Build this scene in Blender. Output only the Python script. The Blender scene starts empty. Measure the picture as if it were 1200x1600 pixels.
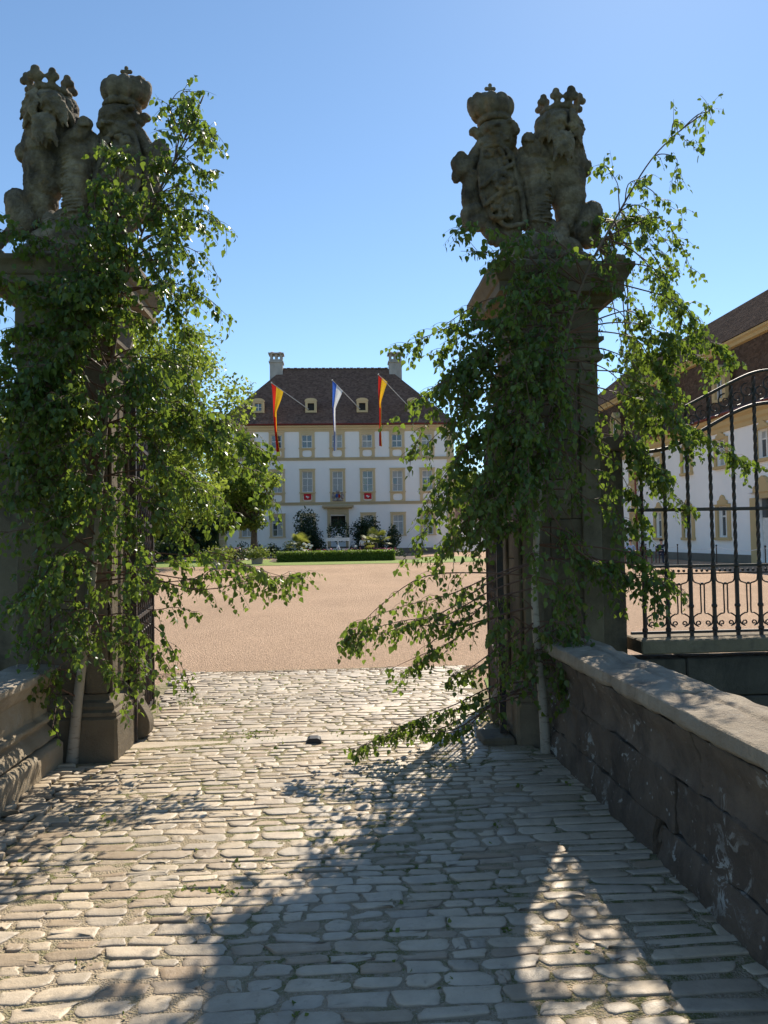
import bpy, bmesh, math, random
import numpy as np
from math import sin, cos, pi, radians, sqrt, atan2, exp
from mathutils import Vector, Matrix, Euler, noise as mnoise
random.seed(7); rng = np.random.default_rng(7)
scene = bpy.context.scene
COL = scene.collection

# ------------------------------------------------------------------ camera
YAW, PITCH, ROLL, FPX, CH = radians(-3.5), radians(1.95), radians(-0.93), 1200.0, 1.6
cam = bpy.data.cameras.new('camera'); cam.sensor_fit = 'HORIZONTAL'; cam.sensor_width = 36.0
cam.lens = 36.0; cam.clip_start = 0.05; cam.clip_end = 4000
camo = bpy.data.objects.new('camera', cam); COL.objects.link(camo)
CR = Matrix.Rotation(YAW, 3, 'Z') @ Matrix.Rotation(pi / 2 + PITCH, 3, 'X') @ Matrix.Rotation(ROLL, 3, 'Z')
camo.matrix_world = Matrix.Translation((0, 0, CH)) @ CR.to_4x4()
scene.camera = camo
# ------------------------------------------------------------------ light
SUN_AZ, SUN_EL = radians(25.7), radians(43.4)
w = bpy.data.worlds.new('World'); scene.world = w; w.use_nodes = True
wn = w.node_tree.nodes; wl = w.node_tree.links
sky = wn.new('ShaderNodeTexSky'); sky.sky_type = 'NISHITA'; sky.sun_disc = False
sky.sun_elevation = SUN_EL; sky.sun_rotation = SUN_AZ
sky.altitude = 1200; sky.air_density = 1.0; sky.dust_density = 0.2; sky.ozone_density = 2.6
tint = wn.new('ShaderNodeMix'); tint.data_type = 'RGBA'; tint.blend_type = 'MULTIPLY'; tint.inputs[0].default_value = 1.0; tint.inputs[7].default_value = (0.91, 0.99, 0.97, 1)
wl.new(sky.outputs[0], tint.inputs[6]); wl.new(tint.outputs[2], wn['Background'].inputs[0]); wn['Background'].inputs[1].default_value = 0.114
sl = bpy.data.lights.new('sun', 'SUN'); sl.energy = 4.8; sl.angle = radians(0.53); sl.color = (1.0, 0.91, 0.77)
slo = bpy.data.objects.new('sun', sl); COL.objects.link(slo)
sd = Vector((sin(SUN_AZ) * cos(SUN_EL), cos(SUN_AZ) * cos(SUN_EL), sin(SUN_EL)))
slo.rotation_euler = (-sd).to_track_quat('-Z', 'Y').to_euler(); slo.location = (20, 40, 60)
scene.view_settings.view_transform = 'Standard'; scene.view_settings.look = 'None'
scene.view_settings.exposure = 0.66; scene.view_settings.gamma = 1.0
scene.render.engine = 'CYCLES'
scene.cycles.max_bounces = 6; scene.cycles.transparent_max_bounces = 6

def at(u, v, Y):
    d = CR @ Vector(((u - 600) / FPX, (800 - v) / FPX, -1.0))
    return Vector((0, 0, CH)) + d * (Y / d.y)

# ------------------------------------------------------------------ materials
class NT:
    def __init__(s, name, rough=0.8, spec=0.3):
        s.m = bpy.data.materials.new(name); s.m.use_nodes = True
        s.n = s.m.node_tree.nodes; s.l = s.m.node_tree.links
        s.b = s.n['Principled BSDF']; s.b.inputs['Roughness'].default_value = rough
        s.b.inputs['Specular IOR Level'].default_value = spec
        s.geo = s.n.new('ShaderNodeNewGeometry')
        s.out = s.n['Material Output']
    def pos(s, sx=1, sy=1, sz=1):
        mp = s.n.new('ShaderNodeMapping'); mp.inputs['Scale'].default_value = (sx, sy, sz)
        s.l.new(s.geo.outputs['Position'], mp.inputs[0]); return mp.outputs[0]
    def noise(s, scale, detail=4, rough=0.55, vec=None, out=0, dist=0.0):
        t = s.n.new('ShaderNodeTexNoise'); t.inputs['Scale'].default_value = scale
        t.inputs['Detail'].default_value = detail; t.inputs['Roughness'].default_value = rough
        t.inputs['Distortion'].default_value = dist
        s.l.new(vec or s.geo.outputs['Position'], t.inputs['Vector']); return t.outputs[out]
    def voro(s, scale, vec=None, feature='F1', out='Distance'):
        t = s.n.new('ShaderNodeTexVoronoi'); t.inputs['Scale'].default_value = scale; t.feature = feature
        s.l.new(vec or s.geo.outputs['Position'], t.inputs['Vector']); return t.outputs[out]
    def ramp(s, fac, pts):
        r = s.n.new('ShaderNodeValToRGB'); e = r.color_ramp.elements
        while len(e) < len(pts): e.new(0.5)
        for i, (p, c) in enumerate(pts):
            e[i].position = p
            c = (c, c, c) if not hasattr(c, '__len__') else c
            e[i].color = (*c, 1)
        s.l.new(fac, r.inputs[0]); return r.outputs[0]
    def mix(s, fac, a, b, mode='MIX'):
        x = s.n.new('ShaderNodeMix'); x.data_type = 'RGBA'; x.blend_type = mode
        for sock, val in ((x.inputs[0], fac), (x.inputs[6], a), (x.inputs[7], b)):
            if hasattr(val, 'links'): s.l.new(val, sock)
            elif hasattr(val, '__len__'): sock.default_value = (*val, 1)
            else: sock.default_value = val
        return x.outputs[2]
    def math(s, op, a, b=0.5):
        x = s.n.new('ShaderNodeMath'); x.operation = op
        for sock, val in ((x.inputs[0], a), (x.inputs[1], b)):
            if hasattr(val, 'links'): s.l.new(val, sock)
            else: sock.default_value = val
        return x.outputs[0]
    def attr(s, name, out='Fac'):
        a = s.n.new('ShaderNodeAttribute'); a.attribute_name = name; return a.outputs[out]
    def rnd(s):
        return s.n.new('ShaderNodeObjectInfo').outputs['Random']
    def color(s, c): 
        if hasattr(c, 'links'): s.l.new(c, s.b.inputs['Base Color'])
        else: s.b.inputs['Base Color'].default_value = (*c, 1)
    def rough(s, r): s.l.new(r, s.b.inputs['Roughness'])
    def bump(s, h, strength=0.4, dist=0.01):
        b = s.n.new('ShaderNodeBump'); b.inputs['Strength'].default_value = strength
        b.inputs['Distance'].default_value = dist; s.l.new(h, b.inputs['Height'])
        s.l.new(b.outputs[0], s.b.inputs['Normal'])

def stone_mat(name, c1, c2, dark=(0.05, 0.045, 0.04), dk=0.5, lichen=0.0, scale=3.0, rough=0.88, orange=0.0, bump=0.5):
    t = NT(name, rough)
    base = t.mix(t.ramp(t.noise(scale, 7, 0.66), [(0.33, 0.0), (0.67, 1.0)]), c1, c2)
    tint = t.ramp(t.rnd(), [(0, 0.8), (1, 1.15)])
    base = t.mix(1.0, base, tint, 'MULTIPLY')
    streak = t.noise(5.0, 5, 0.6, t.pos(1, 1, 0.25))
    blot = t.noise(3.1, 8, 0.72, dist=0.8)
    f = t.ramp(t.math('MULTIPLY', t.math('ADD', streak, blot), 0.5), [(0.62 - 0.3 * dk, 0.0), (0.80 - 0.3 * dk, 1.0)])
    base = t.mix(t.math('MULTIPLY', f, 0.85), base, dark)
    if orange: base = t.mix(t.math('MULTIPLY', t.ramp(t.noise(7, 4, 0.6), [(0.55, 0), (0.7, 1)]), orange), base, (0.30, 0.17, 0.05))
    if lichen:
        big = t.ramp(t.noise(2.3, 3, 0.5), [(0.47, 0), (0.58, 1)])
        ring = t.ramp(t.noise(8, 9, 0.72, dist=0.9), [(0.55, 0), (0.585, 1), (0.80, 0.7)])
        spots = t.ramp(t.voro(19), [(0.13, 1), (0.17, 0)])
        lf = t.math('MINIMUM', t.math('ADD', t.math('MULTIPLY', ring, big), t.math('MULTIPLY', spots, t.math('MULTIPLY', t.ramp(t.noise(6), [(0.52, 0), (0.6, 1)]), 0.7))), 1.0)
        base = t.mix(t.math('MULTIPLY', lf, lichen), base, (0.42, 0.42, 0.38))
    t.color(base)
    t.bump(t.math('ADD', t.noise(24, 8, 0.7), t.math('MULTIPLY', t.noise(110, 3), 0.5)), bump, 0.02)
    return t.m

M = {}
M['pillar'] = stone_mat('pillar_sandstone', (0.125, 0.098, 0.066), (0.20, 0.16, 0.108), dk=0.40, dark=(0.036, 0.031, 0.025))
M['plinth'] = stone_mat('plinth_sandstone', (0.14, 0.11, 0.074), (0.21, 0.17, 0.115), dk=0.35)
M['statue'] = stone_mat('statue_stone', (0.135, 0.10, 0.065), (0.34, 0.275, 0.185), dk=0.62, dark=(0.03, 0.026, 0.022), orange=0.35, scale=8, bump=1.0)
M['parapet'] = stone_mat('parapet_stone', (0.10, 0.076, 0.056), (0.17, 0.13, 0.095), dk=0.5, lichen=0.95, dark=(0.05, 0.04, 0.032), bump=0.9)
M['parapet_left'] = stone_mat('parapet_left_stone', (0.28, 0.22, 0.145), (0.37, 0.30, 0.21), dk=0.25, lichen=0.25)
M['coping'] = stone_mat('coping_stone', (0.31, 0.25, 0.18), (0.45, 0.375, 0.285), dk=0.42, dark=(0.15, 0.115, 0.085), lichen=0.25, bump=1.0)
M['moat'] = stone_mat('moat_stone', (0.075, 0.065, 0.052), (0.115, 0.10, 0.08), dk=0.5, dark=(0.03, 0.028, 0.025))

def cobble_mat(name, warm):
    t = NT(name, 0.5, 0.5)
    tone = t.math('FRACT', t.math('ADD', t.attr('tone'), t.rnd()))
    c = t.ramp(tone, [(0, (0.34, 0.255, 0.165)), (0.2, (0.53, 0.425, 0.295)), (0.4, (0.43, 0.355, 0.262)), (0.6, (0.56, 0.45, 0.315)), (0.8, (0.46, 0.385, 0.29)), (1, (0.37, 0.265, 0.165))])
    c = t.mix(0.7, c, t.ramp(t.noise(9, 6, 0.65), [(0.25, 0.68), (0.75, 1.2)]), 'MULTIPLY')
    c = t.mix(t.ramp(t.noise(26, 7, 0.75), [(0.56, 0), (0.74, 0.6)]), c, (0.21, 0.165, 0.115))
    c = t.mix(0.85, c, t.ramp(t.noise(1.1, 5, 0.6), [(0.3, 0.72), (0.65, 1.08)]), 'MULTIPLY')
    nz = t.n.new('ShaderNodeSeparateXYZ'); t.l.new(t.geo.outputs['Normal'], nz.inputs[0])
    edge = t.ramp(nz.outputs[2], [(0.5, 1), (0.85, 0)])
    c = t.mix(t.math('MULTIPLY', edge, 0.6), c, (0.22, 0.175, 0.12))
    t.color(c); t.rough(t.ramp(t.noise(15, 4), [(0.3, 0.40), (0.7, 0.66)]))
    t.bump(t.math('ADD', t.noise(30, 6, 0.65), t.math('MULTIPLY', t.noise(140, 3), 0.35)), 0.45, 0.010)
    return t.m
M['cobble'] = cobble_mat('worn_cobble', 1)
def joint_mat():
    t = NT('cobble_joint_earth', 0.95, 0.1)
    c = t.mix(t.noise(12, 6, 0.7), (0.30, 0.235, 0.155), (0.46, 0.37, 0.26))
    moss = t.math('MULTIPLY', t.ramp(t.noise(1.6, 4, 0.6), [(0.40, 0), (0.56, 1)]), t.ramp(t.noise(22, 5, 0.65), [(0.42, 0), (0.56, 1)]))
    c = t.mix(t.math('MULTIPLY', moss, 0.85), c, (0.115, 0.13, 0.035))
    c = t.mix(t.ramp(t.voro(120), [(0.15, 1), (0.3, 0)]), c, (0.42, 0.37, 0.30))
    t.color(c); t.bump(t.math('ADD', t.noise(60, 6, 0.7), t.voro(110)), 0.8, 0.012); return t.m
M['joint'] = joint_mat()
def gravel_mat():
    t = NT('gravel', 0.95, 0.15)
    c = t.mix(t.noise(0.35, 5, 0.6), (0.43, 0.29, 0.19), (0.50, 0.345, 0.235))
    c = t.mix(0.8, c, t.ramp(t.noise(20, 8, 0.85), [(0.3, 0.55), (0.7, 1.95)]), 'MULTIPLY')
    c = t.mix(0.5, c, t.ramp(t.voro(60, out='Color'), [(0.0, 0.75), (1, 1.2)]), 'MULTIPLY')
    c = t.mix(0.8, c, t.ramp(t.noise(0.22, 6, 0.65, t.pos(1, 0.5, 1)), [(0.32, 0.82), (0.68, 1.10)]), 'MULTIPLY')
    track = t.noise(0.8, 4, 0.6, t.pos(1, 0.12, 1))
    c = t.mix(t.ramp(track, [(0.5, 0), (0.75, 0.25)]), c, (0.33, 0.22, 0.14))
    t.color(c); t.bump(t.math('ADD', t.voro(45), t.noise(14, 8, 0.85)), 1.0, 0.035); return t.m
M['gravel'] = gravel_mat()
def grass_mat(name, a, b):
    t = NT(name, 0.8, 0.2); t.color(t.mix(t.noise(3, 6, 0.7), a, b)); t.bump(t.noise(40, 4), 0.8, 0.05); return t.m
M['grass'] = grass_mat('lawn', (0.15, 0.21, 0.035), (0.22, 0.28, 0.06))
M['terrain'] = grass_mat('terrain_grass', (0.06, 0.10, 0.025), (0.09, 0.13, 0.035))
def plaster(name, c, v=0.06):
    t = NT(name, 0.9, 0.15)
    k = t.ramp(t.noise(0.7, 6, 0.65, t.pos(1, 1, 0.5)), [(0.3, 1 - v), (0.7, 1.0)])
    t.color(t.mix(1.0, c, k, 'MULTIPLY')); t.bump(t.noise(8, 5), 0.15, 0.02); return t.m
M['white_plaster'] = plaster('white_plaster', (0.90, 0.885, 0.86), 0.06)
M['ochre'] = plaster('ochre_trim', (0.66, 0.52, 0.31), 0.14)
M['ochre_dark'] = plaster('ochre_sandstone', (0.54, 0.435, 0.27), 0.2)
M['wing_ochre'] = plaster('wing_ochre_trim', (0.58, 0.43, 0.22), 0.12)
M['base_stone'] = plaster('base_stone', (0.22, 0.20, 0.165), 0.35)
M['chimney'] = plaster('chimney_plaster', (0.50, 0.48, 0.45), 0.45)
def roof_mat(name, a, b, axis):
    t = NT(name, 1.0, 0.0)
    c = t.mix(t.noise(1.2, 7, 0.7), a, b)
    c = t.mix(0.9, c, t.ramp(t.voro(4.5, t.pos(*axis), out='Color'), [(0, 0.6), (1, 1.35)]), 'MULTIPLY')
    wv = t.n.new('ShaderNodeTexWave'); wv.bands_direction = 'Z'; wv.wave_profile = 'SAW'
    wv.inputs['Scale'].default_value = 2.2; wv.inputs['Distortion'].default_value = 0.6; wv.inputs['Detail Scale'].default_value = 3
    t.l.new(t.geo.outputs['Position'], wv.inputs[0])
    t.color(c); t.bump(t.math('ADD', wv.outputs['Fac'], t.noise(5, 5, 0.7)), 1.0, 0.12); return t.m
M['roof'] = roof_mat('plain_tile_roof', (0.145, 0.095, 0.078), (0.205, 0.14, 0.115), (1, 1, 1.6))
M['wing_roof'] = roof_mat('wing_tile_roof', (0.10, 0.07, 0.055), (0.16, 0.115, 0.09), (1, 1, 1.6))
M['upper_roof'] = roof_mat('weathered_tile_roof', (0.08, 0.057, 0.048), (0.16, 0.12, 0.098), (1, 1, 1.6))
def simple(name, c, rough=0.6, metal=0.0, spec=0.4, var=0.12, sc=6):
    t = NT(name, rough, spec); t.b.inputs['Metallic'].default_value = metal
    t.color(t.mix(1.0, c, t.ramp(t.noise(sc, 4), [(0.3, 1 - var), (0.7, 1 + var)]), 'MULTIPLY')); return t.m
M['glass'] = simple('window_glass', (0.06, 0.075, 0.09), 0.06, 0, 0.9, 0.3, 0.8)
M['blind'] = simple('drawn_blind', (0.36, 0.38, 0.38), 0.5, 0, 0.6)
M['sash'] = simple('white_sash', (0.72, 0.72, 0.70), 0.55)
M['dark'] = simple('dark_opening', (0.02, 0.018, 0.016), 0.7)
M['wood'] = simple('dark_wood', (0.09, 0.05, 0.03), 0.6)
def iron_mat():
    t = NT('wrought_iron', 0.55, 0.4)
    t.color(t.mix(t.ramp(t.noise(14, 6, 0.7), [(0.45, 0), (0.7, 1)]), (0.022, 0.020, 0.019), (0.085, 0.042, 0.024)))
    t.bump(t.noise(90, 4), 0.3, 0.004); return t.m
M['iron'] = iron_mat()
M['red_metal'] = simple('oxide_red_metal', (0.20, 0.035, 0.025), 0.5)
M['eave_red'] = simple('eave_red', (0.16, 0.03, 0.02), 0.6)
def cloth(name, c):
    t = NT(name, 0.85, 0.1); t.color(t.mix(1.0, c, t.ramp(t.noise(5, 4), [(0.3, 0.85), (0.7, 1.1)]), 'MULTIPLY'))
    tr = t.n.new('ShaderNodeBsdfTranslucent'); tr.inputs[0].default_value = (*[min(1, x * 1.2) for x in c], 1)
    mx = t.n.new('ShaderNodeMixShader'); mx.inputs[0].default_value = 0.45
    t.l.new(t.b.outputs[0], mx.inputs[1]); t.l.new(tr.outputs[0], mx.inputs[2]); t.l.new(mx.outputs[0], t.out.inputs[0]); return t.m
M['flag_red'] = cloth('flag_red', (0.55, 0.03, 0.02)); M['flag_yellow'] = cloth('flag_yellow', (0.85, 0.50, 0.03))
M['flag_blue'] = cloth('flag_blue', (0.05, 0.13, 0.50)); M['flag_white'] = cloth('flag_white', (0.78, 0.78, 0.78))
M['cloth_red'] = simple('red_cloth', (0.50, 0.02, 0.03), 0.9); M['cloth_white'] = simple('white_cloth', (0.75, 0.75, 0.75), 0.9)
M['denim'] = simple('dark_cloth', (0.03, 0.035, 0.06), 0.9); M['shirt_blue'] = simple('pale_blue_shirt', (0.35, 0.45, 0.65), 0.9)
M['skin'] = simple('skin', (0.50, 0.30, 0.21), 0.6); M['hair'] = simple('hair', (0.04, 0.025, 0.015), 0.7)
M['pole'] = simple('flag_pole', (0.55, 0.52, 0.48), 0.5)
M['terracotta'] = simple('pale_planter', (0.34, 0.29, 0.25), 0.8); M['stop'] = simple('black_gate_stop', (0.02, 0.02, 0.022), 0.6)
M['petal_pink'] = simple('pink_petals', (0.50, 0.12, 0.18), 0.7); M['petal_white'] = simple('white_petals', (0.80, 0.80, 0.70), 0.7)
M['rope'] = simple('rope', (0.7, 0.7, 0.7), 0.7); M['arms'] = simple('carved_arms', (0.30, 0.26, 0.24), 0.8, var=0.6, sc=4)

def leaf_mat(name, c1, c2, trans, tcol, rough=0.42, tamt=0.5):
    t = NT(name, rough, 0.4)
    tone = t.math('FRACT', t.math('ADD', t.attr('tone'), t.rnd()))
    c = t.mix(tone, c1, c2); c = t.mix(t.ramp(tone, [(0.93, 0), (0.97, 0.6)]), c, (0.20, 0.19, 0.03))
    t.color(c)
    tr = t.n.new('ShaderNodeBsdfTranslucent'); tc = t.mix(tone, tcol, [x * 0.7 for x in tcol]); t.l.new(tc, tr.inputs[0])
    mx = t.n.new('ShaderNodeMixShader'); mx.inputs[0].default_value = tamt
    t.l.new(t.b.outputs[0], mx.inputs[1]); t.l.new(tr.outputs[0], mx.inputs[2]); t.l.new(mx.outputs[0], t.out.inputs[0]); return t.m
M['birch_leaf'] = leaf_mat('birch_leaf', (0.032, 0.07, 0.02), (0.095, 0.15, 0.035), 0, (0.25, 0.36, 0.04), 0.36, 0.45)
M['lime_leaf'] = leaf_mat('lime_leaf', (0.07, 0.12, 0.025), (0.13, 0.19, 0.045), 0, (0.36, 0.45, 0.06), 0.45, 0.5)
M['dark_leaf'] = leaf_mat('oleander_leaf', (0.02, 0.045, 0.02), (0.035, 0.065, 0.028), 0, (0.05, 0.09, 0.02), 0.5, 0.25)
M['hedge_leaf'] = leaf_mat('box_leaf', (0.09, 0.16, 0.025), (0.14, 0.22, 0.035), 0, (0.30, 0.42, 0.05), 0.5, 0.35)
M['palm_leaf'] = leaf_mat('palm_leaf', (0.08, 0.12, 0.03), (0.13, 0.17, 0.04), 0, (0.36, 0.38, 0.06), 0.5, 0.45)
M['weed'] = leaf_mat('weed_leaf', (0.10, 0.15, 0.03), (0.15, 0.19, 0.05), 0, (0.30, 0.36, 0.06), 0.6, 0.35)
def bark_mat():
    t = NT('birch_bark', 0.75, 0.3)
    band = t.noise(9, 6, 0.7, t.pos(1, 1, 4.5))
    c = t.mix(t.noise(6, 4), (0.26, 0.215, 0.16), (0.42, 0.37, 0.30))
    c = t.mix(t.ramp(band, [(0.55, 0), (0.66, 0.8)]), c, (0.10, 0.07, 0.05))
    sz = t.n.new('ShaderNodeSeparateXYZ'); t.l.new(t.geo.outputs['Position'], sz.inputs[0])
    c = t.mix(t.ramp(t.math('MULTIPLY', sz.outputs[2], 0.25), [(0.38, 0), (0.75, 0.9)]), c, (0.10, 0.065, 0.045))
    t.color(c); t.bump(band, 0.4, 0.006); return t.m
M['bark'] = bark_mat()
M['twig'] = simple('birch_twig', (0.11, 0.055, 0.035), 0.6); M['trunk'] = simple('tree_bark', (0.09, 0.07, 0.05), 0.9, var=0.4)
M['soil'] = simple('soil', (0.10, 0.07, 0.05), 0.95, var=0.3)

# ------------------------------------------------------------------ object helpers
ORG = {}
def tag(o, label=None, cat=None, group=None, kind=None):
    if label: o['label'] = label
    if cat: o['category'] = cat
    if group: o['group'] = group
    if kind: o['kind'] = kind
    return o
def thing(name, label, cat, loc=(0, 0, 0), group=None):
    o = bpy.data.objects.new(name, None); COL.objects.link(o); o.location = loc
    o.empty_display_size = 0.2; ORG[o.name] = Vector(loc); return tag(o, label, cat, group)
def link(name, me, parent=None, loc=None, rot=None, scale=None):
    o = bpy.data.objects.new(name, me); COL.objects.link(o)
    if parent: o.parent = parent
    if loc is not None: o.location = loc
    if rot is not None: o.rotation_euler = rot
    if scale is not None: o.scale = scale
    ORG[o.name] = (ORG[parent.name] if parent else Vector((0, 0, 0))) + (Vector(loc) if loc is not None else Vector((0, 0, 0)))
    return o
def raw_mesh(name, V, faces, mats, mi=None, smooth=False):
    me = bpy.data.meshes.new(name); me.from_pydata([tuple(v) for v in V], [], faces)
    for m in (mats if isinstance(mats, (list, tuple)) else [mats]): me.materials.append(m)
    if mi is not None: me.polygons.foreach_set('material_index', mi)
    if smooth: me.polygons.foreach_set('use_smooth', [True] * len(me.polygons))
    me.update(); return me

class MB:
    def __init__(s): s.v = []; s.f = []
    def quad(s, a, b, c, d):
        n = len(s.v); s.v += [Vector(a), Vector(b), Vector(c), Vector(d)]; s.f.append((n, n + 1, n + 2, n + 3)); return s
    def box(s, x0, x1, y0, y1, z0, z1):
        n = len(s.v)
        s.v += [Vector(p) for p in ((x0, y0, z0), (x1, y0, z0), (x1, y1, z0), (x0, y1, z0), (x0, y0, z1), (x1, y0, z1), (x1, y1, z1), (x0, y1, z1))]
        s.f += [tuple(n + i for i in q) for q in ((3, 2, 1, 0), (4, 5, 6, 7), (0, 1, 5, 4), (1, 2, 6, 5), (2, 3, 7, 6), (3, 0, 4, 7))]; return s
    def prism(s, poly, a, b):           # poly = list of 3-D points, extruded by vector b-a
        d = Vector(b) - Vector(a); n = len(s.v); k = len(poly); poly = [Vector(p) for p in poly]
        s.v += poly + [p + d for p in poly]
        s.f += [tuple(range(n + k - 1, n - 1, -1)), tuple(range(n + k, n + 2 * k))]
        s.f += [(n + i, n + (i + 1) % k, n + k + (i + 1) % k, n + k + i) for i in range(k)]; return s
    def tube(s, pts, r, sides=6, twist=0.0):
        pts = [Vector(p) for p in pts]; n0 = len(s.v); k = len(pts)
        rs = r if hasattr(r, '__len__') else [r] * k
        ref = Vector((0, 0, 1)) if abs((pts[-1] - pts[0]).normalized().z) < 0.9 else Vector((1, 0, 0))
        for i, p in enumerate(pts):
            t = (pts[min(i + 1, k - 1)] - pts[max(i - 1, 0)])
            t = t.normalized() if t.length > 1e-9 else Vector((0, 0, 1))
            a = t.cross(ref)
            a = a.normalized() if a.length > 1e-6 else Vector((1, 0, 0))
            b = t.cross(a)
            for j in range(sides):
                th = 2 * pi * j / sides + twist * i
                s.v.append(p + (a * cos(th) + b * sin(th)) * rs[i])
        for i in range(k - 1):
            for j in range(sides):
                q = n0 + i * sides
                s.f.append((q + j, q + (j + 1) % sides, q + sides + (j + 1) % sides, q + sides + j))
        s.f.append(tuple(n0 + j for j in range(sides))[::-1]); s.f.append(tuple(n0 + (k - 1) * sides + j for j in range(sides))); return s
    def ball(s, c, r, nu=10, nv=6):
        c = Vector(c); r = r if hasattr(r, '__len__') else (r, r, r); n = len(s.v)
        s.v.append(c + Vector((0, 0, r[2])))
        for i in range(1, nv):
            a = pi * i / nv
            for j in range(nu):
                b = 2 * pi * j / nu; s.v.append(c + Vector((r[0] * sin(a) * cos(b), r[1] * sin(a) * sin(b), r[2] * cos(a))))
        s.v.append(c - Vector((0, 0, r[2]))); e = len(s.v) - 1
        for j in range(nu):
            s.f.append((n, n + 1 + j, n + 1 + (j + 1) % nu)); q = n + 1 + (nv - 2) * nu
            s.f.append((e, q + (j + 1) % nu, q + j))
        for i in range(nv - 2):
            for j in range(nu):
                q = n + 1 + i * nu; s.f.append((q + j, q + nu + j, q + nu + (j + 1) % nu, q + (j + 1) % nu))
        return s
    def ring(s, prof, x0, x1, y0, y1, caps=True):    # moulding: prof [(out, z)] swept round a rectangle
        n = len(s.v)
        for o, z in prof: s.v += [Vector(p) for p in ((x0 - o, y0 - o, z), (x1 + o, y0 - o, z), (x1 + o, y1 + o, z), (x0 - o, y1 + o, z))]
        for i in range(len(prof) - 1):
            for j in range(4):
                q = n + 4 * i; s.f.append((q + j, q + (j + 1) % 4, q + 4 + (j + 1) % 4, q + 4 + j))
        if caps:
            s.f.append((n + 3, n + 2, n + 1, n)); q = n + 4 * (len(prof) - 1); s.f.append((q, q + 1, q + 2, q + 3))
        return s
    def mesh(s, name, mat, org=Vector((0, 0, 0)), smooth=False):
        return raw_mesh(name, [v - org for v in s.v], s.f, mat, smooth=smooth)
    def build(s, name, mat, parent=None, smooth=False):
        org = ORG[parent.name] if parent else Vector((0, 0, 0))
        return link(name, s.mesh(name, mat, org, smooth), parent)

def rough_up(me, seg=0.06, bev=0.012, amp=0.006, freq=7.0, seed=0.0, chip=0.0, off=Vector((0, 0, 0))):
    """bevel, subdivide and erode a stone so that no edge stays ruler-straight"""
    bm = bmesh.new(); bm.from_mesh(me)
    bmesh.ops.remove_doubles(bm, verts=bm.verts, dist=1e-5)
    bmesh.ops.recalc_face_normals(bm, faces=bm.faces)
    if bev: bmesh.ops.bevel(bm, geom=[e for e in bm.edges if e.calc_face_angle(0) > 0.5], offset=bev, segments=1, affect='EDGES', profile=0.5)
    for _ in range(6):
        es = [e for e in bm.edges if e.calc_length() > seg * 1.6]
        if not es or len(bm.verts) > 9000: break
        bmesh.ops.subdivide_edges(bm, edges=es, cuts=1, use_grid_fill=True)
    bmesh.ops.triangulate(bm, faces=[f for f in bm.faces if len(f.verts) > 4])
    bm.normal_update()
    o = Vector((seed * 3.1, seed * 1.7, seed * 2.3)) + off
    for v in bm.verts:
        p = v.co * freq + o
        d = mnoise.noise(p) + 0.5 * mnoise.noise(p * 2.3) + 0.35 * mnoise.noise(p * 5.1)
        if chip:
            c = mnoise.noise(v.co * freq * 0.55 + o * 1.3); d -= chip * max(0.0, c - 0.15) * 4
        v.co += v.normal * (amp * d)
    for f in bm.faces: f.smooth = True
    bm.to_mesh(me); bm.free(); me.set_sharp_from_angle(angle=radians(32)); return me
def stone_box(name, x0, x1, y0, y1, z0, z1, mat, parent, seed=None, bev=0.01, amp=0.005, seg=0.08, chip=0.0, freq=7.0):
    c = Vector(((x0 + x1) / 2, (y0 + y1) / 2, (z0 + z1) / 2)); m = MB().box(x0 - c.x, x1 - c.x, y0 - c.y, y1 - c.y, z0 - c.z, z1 - c.z)
    me = m.mesh(name, mat); rough_up(me, seg, bev, amp, freq, seed if seed is not None else random.random() * 50, chip)
    return link(name, me, parent, c - (ORG[parent.name] if parent else Vector()))
def children(o): return list(o.children)
def poly_smooth(pts, n=8):
    P = [Vector(p) for p in pts]; out = []
    for i in range(len(P) - 1):
        a, b, c, d = P[max(i - 1, 0)], P[i], P[i + 1], P[min(i + 2, len(P) - 1)]
        for k in range(n):
            t = k / n; out.append(0.5 * ((2 * b) + (c - a) * t + (2 * a - 5 * b + 4 * c - d) * t * t + (3 * b - a - 3 * c + d) * t ** 3))
    out.append(P[-1]); return out

# leaves: many small folded faces, one mesh
LEAF_V = np.array([(0, 0, 0), (-.30, .10, .05), (.30, .10, .05), (-.43, .34, .11), (.43, .34, .11), (-.24, .70, .05), (.24, .70, .05), (0, 1.05, -.12), (0, .36, -.02), (0, .70, -.05)], float)
LEAF_F = [(0, 8, 3, 1), (0, 2, 4, 8), (8, 9, 5, 3), (8, 4, 6, 9), (9, 7, 5), (9, 6, 7)]
QL_V = np.array([(0, 0, 0), (-.4, .45, .12), (0, 1, -.1), (.4, .45, .12)], float); QL_F = [(0, 3, 2, 1)]
def leaf_frames(D, N):
    """rows of rotation matrices with +Y along D and +Z near N"""
    Yv = D / (np.linalg.norm(D, axis=1, keepdims=True) + 1e-9)
    X = np.cross(Yv, N); X /= (np.linalg.norm(X, axis=1, keepdims=True) + 1e-9)
    Z = np.cross(X, Yv); return np.stack([X, Yv, Z], axis=2)
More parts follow.
